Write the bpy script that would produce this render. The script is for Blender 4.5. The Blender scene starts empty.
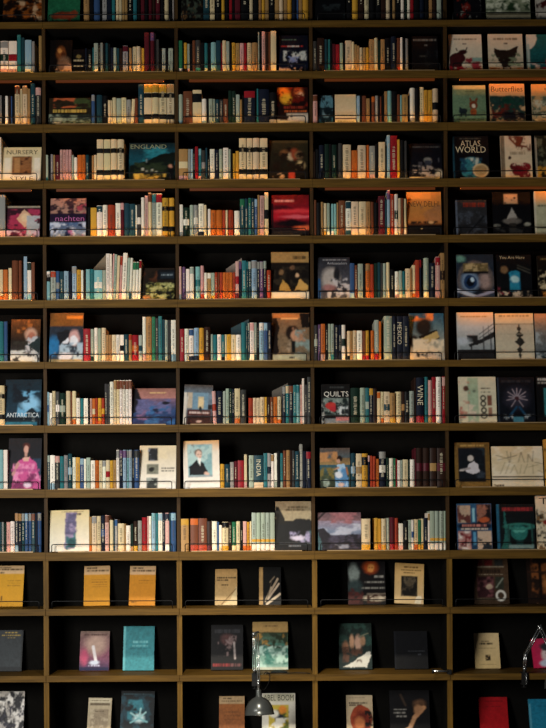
import bpy, math, random, re
import numpy as np
from mathutils import Matrix, Vector

random.seed(11)
rng = np.random.default_rng(5)
scene = bpy.context.scene
COL = scene.collection
R = math.radians

# ------------------------------------------------------------------ camera geometry
D, S, H, CX, CAMZ, ROLL = 6.5, 0.005, 535.0, 273.0, 1.32, R(0.3)
cr, sr = math.cos(ROLL), math.sin(ROLL)


def W(px, py, dep=0.0):
    dx, dy = px - CX, H - py
    k = S * (D + dep) / D
    return (dx * cr + dy * sr) * k, CAMZ + (-dx * sr + dy * cr) * k


# ------------------------------------------------------------------ materials
def lin(c):
    if isinstance(c, str):
        c = [int(c[i:i + 2], 16) / 255 for i in (0, 2, 4)]
    return [x / 12.92 if x <= .04045 else ((x + .055) / 1.055) ** 2.4 for x in c]


def new_mat(name):
    m = bpy.data.materials.new(name)
    m.use_nodes = True
    nt = m.node_tree
    return m, nt, nt.nodes['Principled BSDF']


def attr_mat(name, rough, spec, mottled=.12, scale=60):
    m, nt, b = new_mat(name)
    a = nt.nodes.new('ShaderNodeAttribute'); a.attribute_name = 'Col'
    tc = nt.nodes.new('ShaderNodeTexCoord')
    n = nt.nodes.new('ShaderNodeTexNoise'); n.inputs['Scale'].default_value = scale; n.inputs['Detail'].default_value = 3
    nt.links.new(tc.outputs['Object'], n.inputs['Vector'])
    mr = nt.nodes.new('ShaderNodeMapRange')
    mr.inputs['To Min'].default_value = 1 - mottled; mr.inputs['To Max'].default_value = 1 + mottled
    nt.links.new(n.outputs['Fac'], mr.inputs['Value'])
    mx = nt.nodes.new('ShaderNodeVectorMath'); mx.operation = 'SCALE'
    nt.links.new(a.outputs['Color'], mx.inputs[0]); nt.links.new(mr.outputs['Result'], mx.inputs['Scale'])
    nt.links.new(mx.outputs['Vector'], b.inputs['Base Color'])
    b.inputs['Roughness'].default_value = rough
    b.inputs['Specular IOR Level'].default_value = spec
    return m


def plain(name, c, rough=.6, metal=0, spec=.3, noise=.1, scale=40):
    m, nt, b = new_mat(name)
    c = lin(c)
    n = nt.nodes.new('ShaderNodeTexNoise'); n.inputs['Scale'].default_value = scale
    tc = nt.nodes.new('ShaderNodeTexCoord'); nt.links.new(tc.outputs['Object'], n.inputs['Vector'])
    r = nt.nodes.new('ShaderNodeValToRGB')
    r.color_ramp.elements[0].position = .3; r.color_ramp.elements[1].position = .7
    r.color_ramp.elements[0].color = [x * (1 - noise) for x in c] + [1]
    r.color_ramp.elements[1].color = [x * (1 + noise) for x in c] + [1]
    nt.links.new(n.outputs['Fac'], r.inputs['Fac']); nt.links.new(r.outputs['Color'], b.inputs['Base Color'])
    b.inputs['Roughness'].default_value = rough; b.inputs['Metallic'].default_value = metal
    b.inputs['Specular IOR Level'].default_value = spec
    return m


def wood(name, c0, c1, axis):
    m, nt, b = new_mat(name)
    tc = nt.nodes.new('ShaderNodeTexCoord'); mp = nt.nodes.new('ShaderNodeMapping')
    s = [42, 42, 42]; s[axis] = 2.2
    mp.inputs['Scale'].default_value = s
    n = nt.nodes.new('ShaderNodeTexNoise'); n.inputs['Scale'].default_value = 1.6; n.inputs['Detail'].default_value = 6
    n.inputs['Roughness'].default_value = .65
    r = nt.nodes.new('ShaderNodeValToRGB')
    r.color_ramp.elements[0].position = .32; r.color_ramp.elements[1].position = .7
    r.color_ramp.elements[0].color = lin(c0) + [1]; r.color_ramp.elements[1].color = lin(c1) + [1]
    nt.links.new(tc.outputs['Object'], mp.inputs['Vector']); nt.links.new(mp.outputs['Vector'], n.inputs['Vector'])
    nt.links.new(n.outputs['Fac'], r.inputs['Fac']); nt.links.new(r.outputs['Color'], b.inputs['Base Color'])
    bp = nt.nodes.new('ShaderNodeBump'); bp.inputs['Strength'].default_value = .12; bp.inputs['Distance'].default_value = .002
    nt.links.new(n.outputs['Fac'], bp.inputs['Height']); nt.links.new(bp.outputs['Normal'], b.inputs['Normal'])
    b.inputs['Roughness'].default_value = .6; b.inputs['Specular IOR Level'].default_value = .15
    return m


def emit(name, c, s):
    m, nt, b = new_mat(name)
    b.inputs['Base Color'].default_value = lin(c) + [1]
    b.inputs['Emission Color'].default_value = lin(c) + [1]
    b.inputs['Emission Strength'].default_value = s
    return m


M = {
    'cloth': attr_mat('book_cloth', .7, .15, .14, 90),
    'jacket': attr_mat('printed_jacket', .5, .2, .06, 40),
    'oak': wood('oak_lengthwise', '463210', '70521e', 0),
    'oak_v': wood('oak_upright', '4e3812', '7c5c22', 2),
    'stain': wood('dark_stained_oak', '2c1f10', '4a3518', 2),
    'black': plain('black_laminate', '0e0d0b', .85, 0, .05),
    'wire': plain('black_wire', '0a0a0b', .55, 0, .25),
    'alu': plain('strip_channel', 'a08660', .5, .2, .3),
    'led_top': emit('warm_led_above', 'ff9028', 20.0),
    'amber': emit('amber_diffuser', 'ff7a1c', .075),
    'led_top_dim': emit('warm_led_above_dim', 'ff9028', 4.5),
    'led_low': emit('warm_led_below', 'ffb652', 36.0),
    'led_dim': emit('warm_led_below_dim', 'ffb050', 13),
    'led_off': emit('warm_led_below_faint', 'ffb050', 3.5),
    'steel': plain('grey_lacquered_steel', '565957', .26, .55, .5, .06),
    'chrome': plain('chrome_rod', 'b4b6b4', .25, .9, .5, .05),
    'cable': plain('black_cable', '101010', .6),
    'bulb': plain('frosted_bulb', 'e8e4d8', .3),
    'plaster': plain('dark_plaster', '3a3733', .9),
    'floor': wood('oak_floor', '3a2a18', '5c442a', 0),
}
M['amber'].node_tree.nodes['Principled BSDF'].inputs['Base Color'].default_value = (.02, .008, .002, 1)
M['paper'] = None
m, nt, b = new_mat('paper_block')
tc = nt.nodes.new('ShaderNodeTexCoord'); wv = nt.nodes.new('ShaderNodeTexWave'); wv.inputs['Scale'].default_value = 260
nt.links.new(tc.outputs['Object'], wv.inputs['Vector'])
rp = nt.nodes.new('ShaderNodeValToRGB')
rp.color_ramp.elements[0].color = lin('b5a482') + [1]; rp.color_ramp.elements[1].color = lin('e0d4ba') + [1]
nt.links.new(wv.outputs['Fac'], rp.inputs['Fac']); nt.links.new(rp.outputs['Color'], b.inputs['Base Color'])
b.inputs['Roughness'].default_value = .9; b.inputs['Specular IOR Level'].default_value = .1
M['paper'] = m


# ------------------------------------------------------------------ mesh helpers
class MB:
    def __init__(s): s.v = []; s.f = []; s.m = []; s.c = []

    def add(s, v, f, mi=0, c=None):
        o = len(s.v); s.v += [tuple(p) for p in v]; s.f += [[i + o for i in q] for q in f]
        s.m += [mi] * len(f)
        s.c += [c or (1, 1, 1)] * len(v)
        return s

    def box(s, x0, x1, y0, y1, z0, z1, mi=0, c=None, bottom=None):
        v = [(x0, y0, z0), (x1, y0, z0), (x1, y1, z0), (x0, y1, z0), (x0, y0, z1), (x1, y0, z1), (x1, y1, z1), (x0, y1, z1)]
        f = [(3, 2, 1, 0), (4, 5, 6, 7), (0, 1, 5, 4), (1, 2, 6, 5), (2, 3, 7, 6), (3, 0, 4, 7)]
        s.add(v, f, mi, c)
        if bottom is not None: s.m[-6] = bottom
        return s

    def tube(s, pts, r, n=8, mi=0, c=None, cap=True):
        pts = [Vector(p) for p in pts]; rings = []
        prev = None
        for i, p in enumerate(pts):
            t = (pts[min(i + 1, len(pts) - 1)] - pts[max(i - 1, 0)]).normalized()
            if prev is None:
                a = Vector((0, 0, 1)) if abs(t.z) < .9 else Vector((1, 0, 0))
                u = t.cross(a).normalized()
            else:
                u = (prev - t * prev.dot(t)).normalized()
            prev = u
            w = t.cross(u)
            rr = r[i] if isinstance(r, (list, tuple)) else r
            rings.append([p + (u * math.cos(2 * math.pi * k / n) + w * math.sin(2 * math.pi * k / n)) * rr for k in range(n)])
        v = [q for rg in rings for q in rg]; f = []
        for i in range(len(rings) - 1):
            for k in range(n):
                f.append((i * n + k, i * n + (k + 1) % n, (i + 1) * n + (k + 1) % n, (i + 1) * n + k))
        if cap:
            f.append(tuple(range(n - 1, -1, -1))); f.append(tuple((len(rings) - 1) * n + k for k in range(n)))
        return s.add(v, f, mi, c)

    def mesh(s, name, mats, smooth=False):
        me = bpy.data.meshes.new(name)
        me.from_pydata(s.v, [], s.f)
        for mm in (mats if isinstance(mats, (list, tuple)) else [mats]): me.materials.append(mm)
        me.polygons.foreach_set('material_index', s.m)
        if smooth: me.polygons.foreach_set('use_smooth', [True] * len(s.f))
        ca = me.color_attributes.new('Col', 'FLOAT_COLOR', 'POINT')
        ca.data.foreach_set('color', np.array([tuple(c[:3]) + (1,) for c in s.c], dtype=np.float32).ravel())
        me.update()
        return me

    def obj(s, name, mats, parent=None, smooth=False):
        o = bpy.data.objects.new(name, s.mesh(name, mats, smooth)); COL.objects.link(o)
        if parent: o.parent = parent
        return o


def empty(name, loc, label, cat, group=None, rot=None):
    o = bpy.data.objects.new(name, None); COL.objects.link(o)
    o.empty_display_size = .05; o.location = loc
    if rot: o.rotation_euler = rot
    tag(o, label, cat, group)
    return o


def tag(o, label, cat, group=None, kind=None):
    if label: o['label'] = label
    if cat: o['category'] = cat
    if group: o['group'] = group
    if kind: o['kind'] = kind


_txt = {}


def text_geo(s):
    if s not in _txt:
        cu = bpy.data.curves.new('t', 'FONT'); cu.body = s; cu.resolution_u = 2; cu.align_x = 'CENTER'; cu.align_y = 'CENTER'
        cu.extrude = 0.0; cu.offset = -.004
        o = bpy.data.objects.new('t', cu); COL.objects.link(o)
        bpy.context.view_layer.update()
        me = bpy.data.meshes.new_from_object(o.evaluated_get(bpy.context.evaluated_depsgraph_get()))
        v = np.array([tuple(p.co) for p in me.vertices]); f = [list(p.vertices) for p in me.polygons]
        bpy.data.objects.remove(o); bpy.data.meshes.remove(me); bpy.data.curves.remove(cu)
        lo, hi = v.min(0), v.max(0)
        v[:, :2] -= (lo[:2] + hi[:2]) / 2
        _txt[s] = (v, f, hi[0] - lo[0], hi[1] - lo[1])
    return _txt[s]


# ------------------------------------------------------------------ bookcase
TOPS = [21.7, 72.2, 124.2, 180.3, 236.8, 300, 361.8, 425.2, 489.4, 552.2, 609, 675.7, 743]     # shelf under row i, measured near x=90
THICK = [6, 7, 7.7, 8, 7.3, 7.6, 6.6, 7.3, 8, 8.4, 6.4, 6.2, 7]
ZT = [W(90, t)[1] for t in TOPS]
ZB = [W(90, t + k)[1] for t, k in zip(TOPS, THICK)]
ZTOP = W(90, -38)[1]
UX = [W(x, 640)[0] for x in (-89, 45.8, 179.4, 315, 450.3, 586)]
UW = 0.0125
UU_ = 0.0085
DEPTH = .29
case = empty('bookcase', ((UX[0] + UX[-1]) / 2, 0, 0), 'tall oak bookcase with dark back, filling the wall with books', 'bookcase')
CX0 = case.location.x


def part(mb, name, mats, parent=case, smooth=False):
    o = mb.obj(name, mats, parent, smooth)
    o.matrix_parent_inverse = Matrix.Translation((-parent.location.x, -parent.location.y, -parent.location.z)) if parent is case else Matrix()
    return o


part(MB().box(UX[0] - .02, UX[-1] + .02, DEPTH, DEPTH + .018, .02, ZTOP + .03), 'back_panel', M['black'])
for x in UX:
    mb = MB()
    mb.box(x - UW, x + UW, .012, .034, .0, ZB[9] + .001)
    mb.box(x - UW, x + UW, .0341, DEPTH, .0, ZB[9] + .001, 1)
    part(mb, 'upright', [M['oak_v'], M['black']])
    mb = MB()
    mb.box(x - .004 - UU_, x - .004 + UU_, .045, .06, ZB[9] + .0015, ZTOP)
    mb.box(x - .004 - UU_, x - .004 + UU_, .0601, DEPTH, ZB[9] + .0015, ZTOP, 1)
    part(mb, 'upright', [M['stain'], M['black']])
for b in range(5):
    part(MB().box(UX[b] + UW, UX[b + 1] - UW, .03, DEPTH, 0, .1), 'plinth', M['black'])
    for i in range(13):
        mb = MB()
        x0, x1 = UX[b] + .0006, UX[b + 1] - .0006
        if b == 0: x0 -= UW
        if b == 4: x1 += UW
        xi0, xi1 = UX[b] + UW, UX[b + 1] - UW
        if i >= 10:      # low shelves butt between the uprights
            x0, x1 = xi0 - UW * .9, xi1 + UW * .9
        mb.box(x0, x1, 0, .011, ZB[i], ZT[i])
        zb = ZB[i] + .014 if i < 10 else ZB[i]
        mb.box(xi0, xi1, .011, DEPTH, zb, ZT[i], 0, None, 1)
        part(mb, 'shelf', [M['oak'], M['black']])
    mb = MB().box(UX[b], UX[b + 1], 0, DEPTH, ZTOP, ZTOP + .03, 0, None, 1)
    part(mb, 'top_board', [M['oak'], M['black']])
    # light strips: one tucked behind the lip above a row, one in a channel along the shelf front
    for i in range(0, 10):
        xi0, xi1 = UX[b] + UW + .05, UX[b + 1] - UW - .05
        if i > 0:
            z1 = ZB[i - 1] + .0135
            hot = i in (2, 4)
            if hot: z1 = ZB[i - 1] - .0005
            mb = MB().box(xi0, xi1, .0112, .0132, z1 - (.009 if hot else .012), z1 + (.012 if hot else 0), 0, None)
            if hot: mb.m[-4] = 2; mb.m[-6] = 2; mb.box(xi0, xi1, .0132, .02, z1 - .0105, z1 - .0093, 2); mb.box(xi0, xi1, .0100, .0112, z1 - .0105, z1 - .0005, 2)
            mb.add([(xi0, .0135, z1 - .009), (xi1, .0135, z1 - .009), (xi1, .0135, z1 - .002), (xi0, .0135, z1 - .002)], [(3, 2, 1, 0)], 1)
            part(mb, 'light_strip', [M['alu'], M['led_top' if i in (2, 4, 6) else 'led_top_dim'], M['amber']])
        if 1 <= i <= 9:
            z0 = ZT[i]
            mb = MB().box(xi0, xi1, .002, .004, z0, z0 + .0045, 0)
            mb.add([(xi0, .0043, z0 + .0006), (xi1, .0043, z0 + .0006), (xi1, .0043, z0 + .004), (xi0, .0043, z0 + .004)], [(3, 2, 1, 0)], 1)
            lvl = 'led_off' if i in (8,) or (b == 4 and i not in (2, 3)) else ('led_dim' if i in (7, 9) or b == 4 else 'led_low')
            part(mb, 'light_channel', [M['alu'], M[lvl]])
    # wire rails that stop the books
    for i in range(0, 11):
        z0, hh = ZT[i], .039
        xi0, xi1 = UX[b] + UW + .018, UX[b + 1] - UW - .022
        c = .008; y = .0085
        pts = [(xi0, y, z0), (xi0, y, z0 + hh - c), (xi0 + c * .3, y, z0 + hh - c * .3), (xi0 + c, y, z0 + hh), ((xi0 + xi1) / 2, y, z0 + hh),
               (xi1 - c, y, z0 + hh), (xi1 - c * .3, y, z0 + hh - c * .3), (xi1, y, z0 + hh - c), (xi1, y, z0)]
        part(MB().tube(pts, .0025, 6), 'retaining_rail', M['wire'], smooth=True)

# room shell
o = MB().box(-3.4, 3.4, -7.2, .6, -.05, 0).obj('floor', M['floor']); tag(o, None, None, None, 'structure')
o = MB().box(-3.4, 3.4, DEPTH + .02, DEPTH + .12, 0, 4.6).obj('wall_back', M['plaster']); tag(o, None, None, None, 'structure')

# ------------------------------------------------------------------ words for labels
ROWN = ['top shelf', 'second shelf', 'third shelf', 'fourth shelf', 'fifth shelf', 'sixth shelf', 'seventh shelf', 'eighth shelf', 'ninth shelf',
        'tenth shelf', 'eleventh shelf', 'twelfth shelf', 'lowest shelf']
BAYN = ['far left bay', 'second bay', 'middle bay', 'fourth bay', 'far right bay']
ORD = ['', 'first', 'second', 'third', 'fourth', 'fifth', 'sixth', 'seventh', 'eighth', 'ninth', 'tenth', 'eleventh', 'twelfth', 'thirteenth',
       'fourteenth', 'fifteenth', 'sixteenth', 'seventeenth', 'eighteenth', 'nineteenth', 'twentieth']
ORD += ['twenty-' + w for w in ORD[1:10]] + ['thirtieth'] + ['thirty-' + w for w in ORD[1:10]]
PAL0 = {'W': ('e8dfcc', 'white'), 'C': ('dcc79c', 'cream'), 'T': ('b98f58', 'tan'), 'Y': ('dba437', 'golden yellow'), 'O': ('d8712a', 'orange'),
       'R': ('b01f2a', 'red'), 'M': ('6d1f2c', 'maroon'), 'P': ('d9a79c', 'pale pink'), 'B': ('44699c', 'blue'), 'b': ('98b9c8', 'light blue'),
       'N': ('182338', 'navy'), 'K': ('121316', 'black'), 'E': ('33858a', 'teal'), 't': ('24505c', 'dark teal'), 'G': ('2f8258', 'green'),
       'g': ('1b3a2e', 'dark green'), 'S': ('a9b6a2', 'sage green'), 'L': ('a3a19a', 'grey'), 'D': ('4a4a48', 'dark grey'), 'U': ('8a4f33', 'brown'),
       'u': ('3b2419', 'dark brown'), 'V': ('7d5a86', 'violet'), 'A': ('8abfc0', 'aqua'), 'Z': ('c2492c', 'brick red')}

PAL = PAL0
KPAL = .8

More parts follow.
